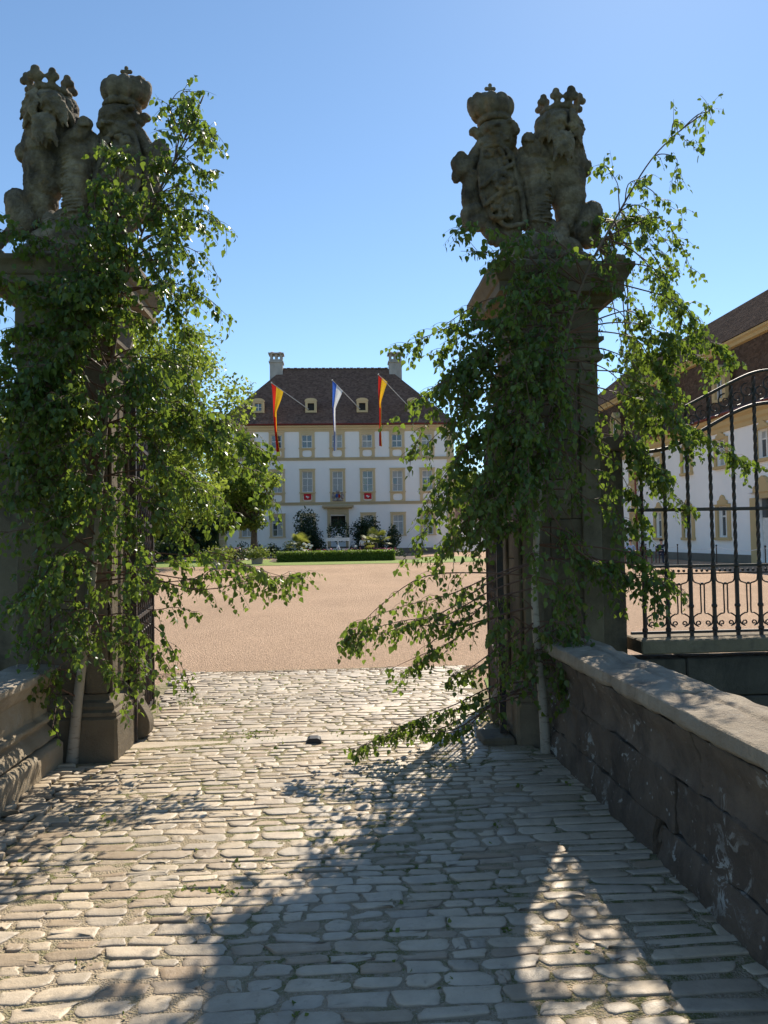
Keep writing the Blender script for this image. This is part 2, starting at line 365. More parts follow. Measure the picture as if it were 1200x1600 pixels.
def leaf_mesh(name, P, R, S, mat, tmpl=(LEAF_V, LEAF_F), tone=None):
    tv, tf = tmpl; n = len(P); k = len(tv)
    V = np.einsum('nij,kj->nki', R, tv) * S[:, None, None] + P[:, None, :]
    me = bpy.data.meshes.new(name); me.vertices.add(n * k); me.vertices.foreach_set('co', V.reshape(-1).astype(np.float32))
    sizes = np.array([len(f) for f in tf]); idx = np.concatenate([np.array(f) for f in tf])
    loops = (idx[None, :] + (np.arange(n) * k)[:, None]).reshape(-1); tot = np.tile(sizes, n)
    me.loops.add(len(loops)); me.loops.foreach_set('vertex_index', loops.astype(np.int32))
    me.polygons.add(len(tot)); start = np.concatenate([[0], np.cumsum(tot)[:-1]])
    me.polygons.foreach_set('loop_start', start.astype(np.int32))
    me.update(calc_edges=True); me.materials.append(mat)
    a = me.attributes.new('tone', 'FLOAT', 'POINT')
    tn = rng.random(n) * 0.92 if tone is None else tone
    a.data.foreach_set('value', np.repeat(tn, k).astype(np.float32)); me.validate(); return me
def foliage(name, P, size, mat, parent, tmpl=(QL_V, QL_F), up=0.4, jit=0.35):
    n = len(P); org = np.array(ORG[parent.name]) if parent else np.zeros(3)
    N = rng.normal(size=(n, 3)); N[:, 2] = np.abs(N[:, 2]) + up
    D = rng.normal(size=(n, 3)); D[:, 2] -= 0.4
    S = size * (1 + jit * rng.normal(size=n)).clip(0.5, 1.8)
    o = link(name, leaf_mesh(name, P - org, leaf_frames(D, N), S, mat, tmpl), parent); o['kind'] = 'stuff'; return o

# ================================================================== ground
tag(MB().quad((-900, -900, -3.0), (900, -900, -3.0), (900, 6.3, -3.0), (-900, 6.3, -3.0)).build('moat_ground', M['terrain']), kind='structure')
GXL, GXR = -2.9, 2.2
tag(MB().quad((-900, 6.45, -0.006), (900, 6.45, -0.006), (900, 3000, -0.006), (-900, 3000, -0.006)).build('courtyard_gravel', M['gravel']), kind='structure')
def strip(name, pts, z, mat):
    n = len(pts); return tag(link(name, raw_mesh(name, [(x, y, z) for x, y in pts], [tuple(range(n))], mat)), kind='structure')
lawn = []
for x in np.linspace(-24, 10, 18): lawn.append((x, 48.3 + 0.25 * sin(x * 0.7) + 0.012 * x * x * 0.3))
strip('lawn', lawn + [(10.5, 63), (-24, 63)], 0.012, M['grass'])
strip('far_terrain', [(-400, 95), (400, 95), (400, 900), (-400, 900)], 0.01, M['terrain'])
strip('gate_verge', [(-2.6, 6.9), (-1.72, 6.9), (-1.82, 8.6), (-2.6, 9.0)], 0.012, M['grass'])
strip('gate_verge', [(1.38, 6.7), (2.2, 6.7), (2.3, 9.0), (1.62, 8.6)], 0.012, M['grass'])

# ------------------------------------------------------------------ paved bridge
pav = MB(); BED = 0.0178
for i in range(60):
    y0, y1 = 0.2 + i * 0.157, 0.2 + (i + 1) * 0.157
    if y1 > 9.5: break
    xl, xr = (-1.99, 1.62) if y1 < 5.75 else ((-1.68, 1.45) if y1 < 6.6 else (-2.0, 1.5))
    pav.quad((xl, y0, BED), (xr, y0, BED), (xr, y1, BED), (xl, y1, BED))
pave = tag(pav.build('bridge_paving', M['joint']), kind='structure')

def cobble_shape(w, d, seed, n=16, h=0.022):
    """a worn setts: rounded irregular outline, domed top"""
    r = random.Random(seed); V = []; F = []
    c_ = min(w, d) * r.uniform(0.10, 0.42); hw, hd = w / 2, d / 2; out = []; n = 16
    taper = r.uniform(-0.14, 0.14); skew = r.uniform(-0.3, 0.3)
    for (cx, cy, a0) in ((hw - c_, hd - c_, 0), (-hw + c_, hd - c_, 1), (-hw + c_, -hd + c_, 2), (hw - c_, -hd + c_, 3)):
        for q in (0.0, 0.5, 1.0): a_ = (a0 + q) * pi / 2; out.append([cx + c_ * cos(a_), cy + c_ * sin(a_)])
        nx_, ny_ = ((0, hd), (-hw, 0), (0, -hd), (hw, 0))[a0]; out.append([nx_ + (r.uniform(-.3, .3) * hw if nx_ == 0 else 0), ny_])
    out = [(x * (1 + taper * y / hd) + skew * y + r.uniform(-.008, .004), y * (1 + 0.5 * taper * x / hw) + r.uniform(-.006, .003)) for x, y in out]
    tl = r.uniform(-0.002, 0.002), r.uniform(-0.0025, 0.0025)
    for (sc, z) in ((1.0, -0.03), (0.985, 0.35), (0.955, 0.86), (0.87, 1.0), (0.45, 1.02)):
        for (x, y) in out:
            ix = math.copysign(max(abs(x) - (1 - sc) * d * 0.5, 0), x); iy = y * sc
            zz = h * z + (tl[0] * x / w * 2 + tl[1] * y / d * 2) * (z > 0.3) + r.uniform(-0.0011, 0.0009)
            V.append((ix, iy, zz))
    V.append((0, 0, h * 1.03))
    for k in range(4):
        for j in range(n): F.append((k * n + j, k * n + (j + 1) % n, (k + 1) * n + (j + 1) % n, (k + 1) * n + j))
    for j in range(n): F.append((4 * n + j, 4 * n + (j + 1) % n, 5 * n))
    return V, F
# lay the rows
slots = []          # (x, y, w, d, rot, big)
y = 2.05; row = 0
R2 = random.Random(11)
while y < 9.36:
    past = y > 6.2
    d = R2.choice([0.055, 0.065, 0.075, 0.085, 0.095, 0.105, 0.12])
    sill = 6.0 < y < 6.2
    if sill: d = 0.2
    if y < 5.6: xl, xr = -1.97, 1.53
    elif y < 6.62: xl, xr = -1.63, 1.16
    else: xl, xr = -1.62 - 0.10 * (y - 6.62), 1.22 + 0.1 * (y - 6.62)
    x = xl + R2.uniform(-0.08, 0.06)
    while x < xr - 0.04:
        wd = R2.uniform(0.10, 0.26) if d > 0.08 else R2.uniform(0.09, 0.21)
        if R2.random() < 0.12: wd *= 0.6
        if sill: wd = R2.uniform(0.5, 0.85)
        if x > 1.0 and y < 5.6: wd = R2.uniform(0.28, 0.42)
        wd = min(wd, xr - x + 0.06)
        wav = 0.035 * sin(1.6 * x + y * 1.3) + 0.05 * mnoise.noise(Vector((x * 1.3, y * 0.9, 3.0)))
        bow = -0.035 * (x / 1.7) ** 2 if y < 6 else 0.0
        slots.append((x + wd / 2, y + d / 2 + wav + bow, wd - R2.uniform(0.004, 0.02), d * R2.choice((1, 1, .94, .86)) - R2.uniform(0.003, 0.013), R2.gauss(0.0, 0.05) + 0.04 * mnoise.noise(Vector((x * 1.3, y, 7.0))), R2.random()))
        x += wd
    y += d + 0.003; row += 1
def camber(x, y):
    e = max(0.0, -x - 1.35); return 0.10 * e * e + 0.0015 * mnoise.noise(Vector((x * 1.2, y * 1.2, 9)))
# share of picture falls with distance: the nearest 300 are pieces of their own
slots.sort(key=lambda s: -(s[2] * s[3] / (s[1] ** 2 + s[0] ** 2) ** 1.5) if abs(s[0] / s[1]) < 0.62 else 1)
for i, (x, yy, wd, d, rot, q) in enumerate(slots[:300]):
    V, F = cobble_shape(wd, d, 100 + i); me = raw_mesh('cobblestone', V, F, M['cobble'], smooth=True)
    a = me.attributes.new('tone', 'FLOAT', 'POINT'); a.data.foreach_set('value', [0.0] * len(V))
    link('cobblestone', me, pave, (x, yy, camber(x, yy) + (q - 0.5) * 0.006), (R2.uniform(-.02, .02), R2.uniform(-.02, .02), rot))
V = []; F = []; T = []
for i, (x, yy, wd, d, rot, q) in enumerate(slots[300:]):
    v, f = cobble_shape(wd, d, 900 + i); n = len(V)
    V += [(x + vx * cos(rot) - vy * sin(rot), yy + vx * sin(rot) + vy * cos(rot), vz + camber(x, yy) + (q - 0.5) * 0.006) for vx, vy, vz in v]
    F += [tuple(n + j for j in ff) for ff in f]; T += [q] * len(v)
me = raw_mesh('distant_cobbles', V, F, M['cobble'], smooth=True)
a = me.attributes.new('tone', 'FLOAT', 'POINT'); a.data.foreach_set('value', T)
link('distant_cobbles', me, pave)['kind'] = 'stuff'
# weeds and moss tufts in the joints
P = []
for k in range(300):
    x, yy = R2.uniform(-1.6, 1.2), 2.1 + 5.6 * R2.random() ** 1.3
    if mnoise.noise(Vector((x * 1.1, yy * 1.1, 0))) < 0.05: continue
    s = R2.choice(slots); bx, by = s[0] + s[2] / 2 + 0.012, s[1] + R2.uniform(-.5, .5) * s[3]
    for j in range(R2.randint(10, 42)): P.append((bx + R2.gauss(0, 0.022), by + R2.gauss(0, 0.022), 0.004 + abs(R2.gauss(0, 0.008))))
for (bx, by, sp, nn) in ((-0.72, 6.35, .10, 260), (-0.55, 6.22, .12, 200), (-1.55, 7.6, .16, 500), (1.2, 6.9, .16, 600), (0.35, 6.25, .14, 160), (-0.5, 3.55, .05, 120), (-.72, 3.6, .03, 60), (1.25, 6.6, .1, 300)):
    for j in range(nn): P.append((bx + R2.gauss(0, sp), by + R2.gauss(0, sp * .6), abs(R2.gauss(0.008, 0.012))))
wo = foliage('weeds', np.array(P), 0.020, M['weed'], None, up=0.2); tag(wo, 'small green weeds and moss between the cobbles', 'weeds', kind='stuff')
# pebbles and grit
P = [(R2.uniform(-1.9, 1.45), 2.1 + 4 * R2.random() ** 1.5) for _ in range(2600)]
V = []; F = []
for (x, yy) in P:
    r = R2.uniform(0.0025, 0.007); z = R2.uniform(0.003, 0.012); n = len(V)
    V += [(x + r, yy, z), (x - r, yy, z), (x, yy + r * .8, z), (x, yy - r * .9, z), (x, yy, z + r * .7)]
    F += [(n, n + 2, n + 4), (n + 2, n + 1, n + 4), (n + 1, n + 3, n + 4), (n + 3, n, n + 4)]
tag(link('grit', raw_mesh('grit', V, F, M['coping'])), 'loose pale grit scattered over the cobbles', 'grit', kind='stuff')
V = []; F = []
for _ in range(2600):
    x, yy = R2.uniform(-2.2, 1.7), 9.42 - abs(R2.gauss(0, .13)); r = R2.uniform(.004, .011); z = .018; n = len(V)
    V += [(x + r, yy, z), (x - r, yy, z), (x, yy + r * .8, z), (x, yy - r * .9, z), (x, yy, z + r * .8)]
    F += [(n, n + 2, n + 4), (n + 2, n + 1, n + 4), (n + 1, n + 3, n + 4), (n + 3, n, n + 4)]
tag(link('gravel_spill', raw_mesh('gravel_spill', V, F, M['gravel'])), 'loose tan gravel spilling over the far edge of the cobbles', 'gravel', kind='stuff')
# gate stop set in the threshold
st = MB(); st.prism([(-0.27, 6.02, 0.0), (-0.14, 6.02, 0.0), (-0.155, 6.02, 0.05), (-0.175, 6.02, 0.06), (-0.235, 6.02, 0.06), (-0.255, 6.02, 0.05)], (0, 0, 0), (0, 0.1, 0))
g = tag(st.build('gate_stop', M['stop']), 'small black iron gate stop in the middle of the threshold', 'gate stop')

# ------------------------------------------------------------------ parapets
def parapet(name, label, side, x_in, prof_parts, y0, y1, mats):
    root = thing(name, label, 'parapet', (x_in, (y0 + y1) / 2, 0))
    for pname, prof, lens, mat, amp, chip in prof_parts:
        y = y0; k = 0
        while y < y1 - 0.05:
            L = min(lens[k % len(lens)], y1 - y); k += 1
            if y1 - (y + L) < 0.25: L = y1 - y
            pts = [(x_in + side * o, y + 0.003, z) for o, z in prof]
            if side > 0: pts = pts[::-1]
            m = MB().prism(pts, (0, 0, 0), (0, L - 0.006, 0))
            c = Vector((x_in, y + L / 2, 0)); me = m.mesh(pname, mat, c)
            rough_up(me, 0.032, 0.006, amp, 8.0, random.random() * 40, chip)
            link(pname, me, root, c - ORG[root.name]); y += L
    return root
# offsets: positive = away from the road
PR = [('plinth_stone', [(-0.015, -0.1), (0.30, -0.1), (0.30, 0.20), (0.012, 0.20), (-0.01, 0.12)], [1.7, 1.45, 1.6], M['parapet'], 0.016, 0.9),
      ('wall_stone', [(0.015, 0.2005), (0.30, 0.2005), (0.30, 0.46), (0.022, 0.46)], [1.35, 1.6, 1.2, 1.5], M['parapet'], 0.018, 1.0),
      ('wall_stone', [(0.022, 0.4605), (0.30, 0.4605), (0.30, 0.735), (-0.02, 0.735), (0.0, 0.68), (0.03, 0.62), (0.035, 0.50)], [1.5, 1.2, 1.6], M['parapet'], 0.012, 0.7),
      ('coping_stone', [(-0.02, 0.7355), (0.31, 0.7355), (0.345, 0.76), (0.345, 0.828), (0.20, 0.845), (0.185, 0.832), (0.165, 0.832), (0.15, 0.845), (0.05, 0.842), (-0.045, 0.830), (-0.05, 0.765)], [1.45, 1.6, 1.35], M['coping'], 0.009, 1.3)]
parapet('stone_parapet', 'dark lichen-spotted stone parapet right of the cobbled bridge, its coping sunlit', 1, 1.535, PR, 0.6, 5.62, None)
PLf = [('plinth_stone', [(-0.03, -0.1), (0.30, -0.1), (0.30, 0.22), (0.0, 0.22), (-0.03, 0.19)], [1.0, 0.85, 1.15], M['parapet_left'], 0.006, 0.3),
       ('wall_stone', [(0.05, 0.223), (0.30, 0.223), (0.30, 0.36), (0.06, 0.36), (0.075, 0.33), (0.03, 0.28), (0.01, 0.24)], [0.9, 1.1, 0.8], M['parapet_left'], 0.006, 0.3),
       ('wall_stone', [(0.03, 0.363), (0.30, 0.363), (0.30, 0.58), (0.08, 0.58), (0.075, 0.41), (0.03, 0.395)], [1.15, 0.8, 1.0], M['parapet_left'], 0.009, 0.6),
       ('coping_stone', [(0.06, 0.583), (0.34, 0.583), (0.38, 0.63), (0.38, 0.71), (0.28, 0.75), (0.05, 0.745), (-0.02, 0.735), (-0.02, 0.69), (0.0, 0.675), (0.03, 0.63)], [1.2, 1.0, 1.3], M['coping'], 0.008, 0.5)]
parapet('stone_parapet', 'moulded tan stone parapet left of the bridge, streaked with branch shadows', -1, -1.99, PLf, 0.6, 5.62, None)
# ------------------------------------------------------------------ moat walls
def moat_wall(x0, x1, lab, top):
    root = thing('moat_wall', lab, 'wall', ((x0 + x1) / 2, 6.3, -3))
    z = -3.0; k = 0
    for hh in (0.5, 0.48, 0.5, 0.45, 0.47, 0.44, 0.42, 0.32):
        if z > top - 0.14: break
        h2 = min(hh, top - 0.12 - z); x = x0 - (0.2 if k % 2 else 0)
        while x < x1:
            L = random.uniform(0.45, 0.85); xa, xb = max(x, x0), min(x + L, x1)
            if x1 - xb < 0.2: xb = x1; L = 99
            if xb - xa > 0.05: stone_box('wall_stone', xa + .004, xb - .004, 6.16, 6.44, z + .004, z + h2 - .004, M['moat'], root, amp=0.008, seg=0.2, chip=0.4)
            x += L
        z += h2; k += 1
    x = x0
    while x < x1 - 0.1:
        L = min(1.3, x1 - x); stone_box('coping_stone', x + .003, x + L - .003, 6.10, 6.47, top - 0.115, top, M['plinth'], root, amp=0.005, seg=0.1); x += L
    return root
moat_wall(2.44, 5.4, 'dark mossy moat wall carrying the iron fence right of the gate', 0.74)
moat_wall(-5.2, -2.74, 'dark moat wall at the left edge behind the left parapet', 0.74)
for xa, xb in ((5.4, 70), (-70, -5.2)): tag(MB().box(xa, xb, 6.2, 6.44, -3.0, 0.02).build('moat_bank', M['moat']), kind='structure')
# bridge body below the deck
br = thing('bridge_vault', 'stone body of the bridge under the cobbled deck', 'bridge', (-0.2, 3, -3))
stone_box('abutment', -2.28, 1.86, 0.3, 6.42, -3.0, -0.12, M['moat'], br, seg=0.8, amp=0.004)
me = None

# ------------------------------------------------------------------ gate pillars
def pillar(label, xi, xo, yf, yb):
    """xi = face towards the opening, xo = far face"""
    x0, x1 = min(xi, xo), max(xi, xo); s = 1 if xo > xi else -1
    root = thing('gate_pillar', label, 'gate pillar', ((x0 + x1) / 2, (yf + yb) / 2, 0))
    stone_box('plinth', x0 - 0.09, x1 + 0.09, yf - 0.09, yb + 0.09, -0.05, 0.34, M['plinth'], root, bev=0.02, amp=0.006, seg=0.09, chip=0.4)
    def mould(name, prof, mat, seg=0.09, amp=0.003):
        c = ORG[root.name]; me = MB().ring(prof, x0, x1, yf, yb).mesh(name, mat, c); rough_up(me, seg, 0.0, amp, 8, random.random() * 30)
        for p in me.polygons: p.use_smooth = False
        return link(name, me, root)
    mould('base_moulding', [(0.085, 0.343), (0.085, 0.37), (0.06, 0.385), (0.065, 0.41), (0.05, 0.435), (0.02, 0.45), (0.008, 0.49), (-0.05, 0.49)], M['plinth'])
    # shaft of coursed ashlar: two stones to a course, broken joints
    z = 0.493; zs = 2.96; k = 0; n = 8; hh = (zs - z) / n
    for k in range(n):
        za, zb = z + k * hh + 0.002, z + (k + 1) * hh - 0.002
        if k % 2: xm = x0 + (x1 - x0) * 0.36
        else: xm = x0 + (x1 - x0) * 0.64
        stone_box('ashlar', x0, xm - 0.002, yf, yb, za, zb, M['pillar'], root, bev=0.006, amp=0.0035, seg=0.1, chip=0.25)
        stone_box('ashlar', xm + 0.002, x1, yf, yb, za, zb, M['pillar'], root, bev=0.006, amp=0.0035, seg=0.1, chip=0.25)
    # corner pilaster strips in front and on the opening side
    for a, b in ((x0 - 0.0, x0 + 0.15), (x1 - 0.15, x1 + 0.0)):
        stone_box('pilaster_strip', a, b, yf - 0.030, yf - 0.002, 0.50, 2.95, M['pillar'], root, bev=0.006, amp=0.003, seg=0.12, chip=0.2)
    xs = (xi - 0.028, xi - 0.002) if s > 0 else (xi + 0.002, xi + 0.028)
    for a, b in ((yf + 0.02, yf + 0.17), (yb - 0.17, yb - 0.02)):
        stone_box('pilaster_strip', xs[0], xs[1], a, b, 0.50, 2.95, M['pillar'], root, bev=0.006, amp=0.003, seg=0.12, chip=0.2)
    mould('neck_moulding', [(-0.05, 2.962), (0.03, 2.962), (0.045, 2.985), (0.045, 3.01), (0.03, 3.02), (0.02, 3.06), (0.02, 3.10), (0.05, 3.12), (0.05, 3.15), (-0.05, 3.15)], M['pillar'])
    stone_box('frieze', x0 - 0.02, x1 + 0.02, yf - 0.02, yb + 0.02, 3.153, 3.37, M['pillar'], root, bev=0.006, amp=0.003, chip=0.2)
    mould('cornice', [(-0.05, 3.373), (0.035, 3.373), (0.05, 3.40), (0.09, 3.425), (0.095, 3.45), (0.175, 3.465), (0.175, 3.54), (0.19, 3.55), (0.215, 3.60), (0.24, 3.64), (0.24, 3.675), (-0.05, 3.70)], M['pillar'])
    # scrolled console on the opening side, near the back, where the gate hangs
    xp = sorted((xo + s * 0.012, xo + s * 0.36))
    stone_box('side_pier', xp[0], xp[1], yb - 0.22, yb + 0.06, 0, 2.30, M['pillar'], root, bev=0.01, amp=0.004, seg=0.12, chip=0.3)
    stone_box('pier_cap', xp[0] - (0.0 if s > 0 else 0.05), xp[1] + (0.05 if s > 0 else 0.0), yb - 0.27, yb + 0.11, 2.303, 2.42, M['pillar'], root, bev=0.015, amp=0.004, seg=0.12)
    xa = xi - s * 0.02
    c = []
    for t in np.linspace(0, 1, 26): c.append((0.05 + 0.10 * (1 - t) ** 1.5 + 0.03 * sin(t * 9), 0.06 + 0.62 * t))
    poly = [(xa - s * 0.0, 0)] + [(xa - s * p, q) for p, q in c] + [(xa, 0.72)]
    pl3 = [(p, yb - 0.16, q) for p, q in poly]
    me = MB().prism(pl3 if s < 0 else pl3[::-1], (0, 0, 0), (0, 0.16, 0)).mesh('volute', M['plinth'], ORG[root.name]); rough_up(me, 0.07, 0.006, 0.004, 8, 3.0)
    link('volute', me, root)
    return root
PILR = pillar('stone gate pillar right of the gateway, behind the right birch', 1.43, 2.05, 5.88, 6.54)
PILL = pillar('stone gate pillar left of the gateway, behind the left birch', -1.70, -2.34, 5.80, 6.46)

# ------------------------------------------------------------------ heraldic statues
ICO = {}
for _k in (2, 3):
    _b = bmesh.new(); bmesh.ops.create_icosphere(_b, subdivisions=_k, radius=1.0)
    _b.verts.ensure_lookup_table(); ICO[_k] = (np.array([v.co[:] for v in _b.verts]), np.array([[v.index for v in f.verts] for f in _b.faces])); _b.free()
def fuse(name, prims, mat, parent, voxel, smooth=3, amp=0.004, freq=16, seed=0.0, mir=1, sc=1.0):
    """blend a heap of solid lumps into one carved surface; prims in pixel units of 1 px = PX m, x right, y away, z up"""
    VV = []; FF = []; cnt = 0
    def ell(c, r, rot=(0, 0, 0), sub=3):
        nonlocal cnt
        tv, tf = ICO[sub]
        mt = np.array(Euler((rot[0], rot[1] * mir, rot[2] * mir)).to_matrix())
        VV.append((tv * np.array(r)) @ mt.T + np.array((c[0] * mir, c[1], c[2]))); FF.append(tf + cnt); cnt += len(tv)
    for p in prims:
        if p[0] == 'e': ell(p[1], p[2], p[3] if len(p) > 3 else (0, 0, 0))
        else:
            pts, rs = p[1], p[2]
            for i in range(len(pts) - 1):
                a, b = Vector(pts[i]), Vector(pts[i + 1]); ra, rb = rs[i], rs[i + 1]
                n = max(2, int((b - a).length / (0.45 * min(ra, rb))))
                for k in range(n + 1):
                    q = a.lerp(b, k / n); r = ra + (rb - ra) * k / n; ell(q, (r, r, r), sub=2)
    PX = 0.0053 * sc
    me = bpy.data.meshes.new('tmp'); me.from_pydata(np.concatenate(VV) * PX, [], np.concatenate(FF).tolist())
    o = bpy.data.objects.new('tmp', me); COL.objects.link(o)
    md = o.modifiers.new('r', 'REMESH'); md.mode = 'VOXEL'; md.voxel_size = voxel
    ms = o.modifiers.new('s', 'SMOOTH'); ms.factor = 0.5; ms.iterations = smooth
    dg = bpy.context.evaluated_depsgraph_get(); me2 = bpy.data.meshes.new_from_object(o.evaluated_get(dg))
    bpy.data.objects.remove(o); bpy.data.meshes.remove(me)
    me2.name = name; nv = len(me2.vertices); co = np.empty(nv * 3, np.float32); nn = np.empty(nv * 3, np.float32)
    me2.vertices.foreach_get('co', co); me2.vertex_normals.foreach_get('vector', nn); co = co.reshape(-1, 3); nn = nn.reshape(-1, 3)
    d = np.empty(nv, np.float32); so = Vector((seed, seed * 2, seed * 3))
    for i in range(nv):
        p = Vector(co[i]) * freq + so; d[i] = mnoise.noise(p) + 0.6 * mnoise.noise(p * 2.7) - 0.7 * abs(mnoise.noise(p * 1.3 + so))
    co += nn * (d * amp)[:, None]; me2.vertices.foreach_set('co', co.reshape(-1))
    me2.materials.clear(); me2.materials.append(mat); me2.polygons.foreach_set('use_smooth', [True] * len(me2.polygons)); me2.update()
    return link(name, me2, parent)
def Z(zx, zy, d=0.0): return (690 + zx / 4 - 840, d, 433 - (110 + zy / 4))
def statue(label, base, mir, sc, seed):
    root = thing('lion_statue', label, 'statue', base)
    r3 = random.Random(int(seed * 10))
    # --- lion
    L = []
    e = lambda zx, zy, d, r, rot=(0, 0, 0): L.append(('e', Z(zx, zy, d), r, rot))
    c = lambda pts, rs: L.append(('c', [Z(*p) for p in pts], rs))
    e(750, 300, -4, (26, 27, 26)); e(755, 245, 2, (25, 24, 17)); e(720, 400, 4, (33, 32, 34)); e(770, 470, 6, (38, 36, 34)); e(800, 540, 8, (36, 33, 30))
    e(640, 400, 6, (15, 20, 24), (0, 0.25, 0)); e(900, 545, 8, (14, 18, 17)); e(870, 470, 6, (14, 20, 26), (0, -0.3, 0))
    # face: brow, muzzle, nose, jaw, cheeks, ears
    e(725, 330, -30, (13, 12, 10)); e(725, 352, -36, (8, 7, 5)); e(722, 385, -28, (11, 10, 7)); e(690, 300, -26, (8, 6, 4), (0, 0.3, 0)); e(760, 298, -26, (8, 6, 4), (0, -0.3, 0))
    e(680, 350, -22, (8, 9, 9)); e(772, 350, -22, (8, 9, 9)); e(655, 270, -6, (7, 5, 8)); e(858, 275, -4, (6, 5, 8))
    # mane locks
    for i in range(110):
        a = r3.uniform(-1, 1); x0 = 742 + 112 * a; y0 = (285 + r3.uniform(-40, 60) if abs(a) > .42 else 405 + r3.uniform(0, 60)) + 30 * abs(a); ln = r3.uniform(60, 150); dd = -31 * sqrt(max(0, 1 - a * a)) - 7
        c([(x0, y0, dd), (x0 + 20 * a + r3.uniform(-12, 12), y0 + ln * .5, dd - 5), (x0 + 34 * a + r3.uniform(-26, 26), y0 + ln, dd + r3.uniform(-7, 5))], [3.4, 4.4, 1.7])
    for sx in (-1, 1): e(722 + sx * 26, 318, -36, (4, 3.5, 3)); c([(722 + sx * 8, 352, -43), (722 + sx * 42, 372, -34)], [4.5, 2.6])
    e(722, 345, -38, (7, 9, 10)); e(722, 300, -33, (12, 8, 7)); e(722, 392, -36, (8, 7, 4))
    e(925, 560, 4, (11, 14, 15)); e(590, 420, 4, (10, 16, 18)); e(640, 300, 2, (9, 14, 16)); e(845, 400, 4, (16, 22, 30))
    # chest, belly, waist
    e(800, 640, 6, (32, 30, 36)); e(815, 740, 6, (28, 26, 34)); e(822, 830, 8, (23, 23, 28), (0, 0.15, 0)); e(800, 905, 8, (12, 18, 22), (0, -0.35, 0))
    # fore leg carrying the shield, and paw
    c([(650, 530, -6), (585, 500, -16), (545, 445, -18)], [19, 15, 11]); e(538, 430, -20, (11, 12, 10))
    for k in range(4): c([(520 + 13 * k, 425 + 5 * k, -27), (512 + 15 * k, 455, -30)], [3.6, 3.0])
    e(520, 560, -4, (15, 14, 30)); e(565, 480, -2, (15, 16, 18)); e(610, 480, 2, (17, 22, 26)); e(668, 650, 2, (18, 20, 42)); e(665, 560, 2, (22, 24, 26))
    # ribbed drapery column beside the shield
    c([(590, 590, -4), (600, 760, -6), (615, 950, -4)], [24, 22, 18])
    for k in range(17): e(618 + r3.uniform(-3, 3), 610 + 21 * k, -17, (17, 9, 2.4), (0, r3.uniform(-0.1, 0.25), 0))
    # haunch, thigh, hind foot, tail
    e(935, 920, 0, (19, 28, 36), (0, 0.12, 0)); e(965, 850, 2, (15, 20, 17)); e(905, 980, -2, (16, 24, 22)); e(930, 1030, -4, (14, 18, 14))
    c([(960, 1030, -6), (1010, 1085, -10), (1045, 1150, -14)], [10, 7.5, 7]); e(1060, 1190, -20, (17, 22, 9))
    for k in range(3): e(1030 + 28 * k, 1195, -38, (4.5, 7, 6))
    c([(860, 900, 16), (850, 1000, 14), (840, 1090, 10)], [13, 10, 12]); e(745, 1000, -10, (13, 14, 20)); e(735, 1030, -24, (9, 8, 12))
    c([(1000, 840, 22), (1030, 800, 24), (1015, 770, 22)], [5, 4.5, 5])
    # rockwork
    e(640, 1090, 0, (52, 40, 26)); e(760, 1110, 6, (34, 38, 26)); e(500, 1120, 0, (34, 36, 24)); e(600, 1170, 0, (58, 46, 16)); e(820, 1180, 0, (30, 40, 16)); e(690, 970, 2, (14, 18, 20))
    fuse('lion', L, M['statue'], root, 0.0066, 1, 0.0062, 24, seed, mir, sc)
    # --- lion's crown of fleurons
    L = []
    for k in range(12):
        a = 2 * pi * k / 12; L.append(('e', Z(760 + 92 * cos(a), 218, 20 * sin(a)), (8, 8, 6)))
    for k in range(8):
        a = 2 * pi * k / 8 + 0.3; rr = 1.25; x, d = 770 + 92 * rr * 0.8 * cos(a), 24 * sin(a); t = 95 * rr * cos(a) * .25
        big = 1.25 if abs(cos(a)) < 0.4 else 1.0
        L.append(('c', [Z(x, 215, d), Z(x + t * .5, 175, d * 1.15)], [5.5, 4.5]))
        for dx, dy in ((-18, 8), (18, 8), (0, -22)): L.append(('e', Z(x + t + dx * big, 160 + dy * big, d * 1.25), (5.6 * big, 5, 5.6 * big)))
    fuse('lion_crown', L, M['statue'], root, 0.0085, 2, 0.003, 20, seed + 3, mir, sc)
    # --- cartouche
    L = []
    e(385, 690, 0, (40, 17, 74), (0, -0.20, 0)); e(350, 700, -13, (27, 11, 60), (0, -0.22, 0)); e(365, 350, 0, (31, 24, 22)); e(350, 435, -2, (32, 20, 16)); e(420, 380, 2, (18, 20, 24))
    e(215, 352, -4, (9, 8, 7)); e(235, 372, -4, (6, 7, 8))
    c([(250, 440, -2), (215, 500, -2), (185, 560, -4), (130, 600, -4), (100, 560, -6), (125, 515, -8), (150, 530, -9)], [9, 10, 11, 14, 10, 8, 6]); e(100, 630, -2, (8, 9, 12)); e(120, 545, -4, (13, 11, 12)); e(150, 610, 0, (14, 10, 16))
    c([(200, 640, 0), (180, 720, 0), (165, 790, -2), (150, 830, -4)], [15, 13, 10, 5]); e(200, 780, 0, (14, 10, 22))
    c([(215, 850, -2), (160, 870, -4), (145, 900, -6), (150, 935, -4)], [14, 11, 8, 6]); e(185, 940, -2, (14, 12, 9)); e(235, 925, -2, (16, 14, 14)); e(150, 955, 0, (8, 8, 6)); e(270, 880, 0, (18, 14, 22))
    c([(300, 950, 0), (330, 1010, -2), (345, 1050, -4)], [15, 13, 8]); e(320, 1035, -4, (10, 10, 9)); e(400, 1030, 0, (14, 14, 12)); e(430, 980, 2, (20, 16, 18))
    c([(460, 470, 4), (500, 560, 6), (500, 700, 6), (520, 850, 4), (540, 930, 2)], [11, 12, 12, 13, 10])
    # shield border, bends, charges
    bd = [(265, 480), (232, 620), (245, 780), (300, 905), (400, 975), (510, 950), (500, 800), (455, 640), (440, 520), (360, 455), (265, 480)]
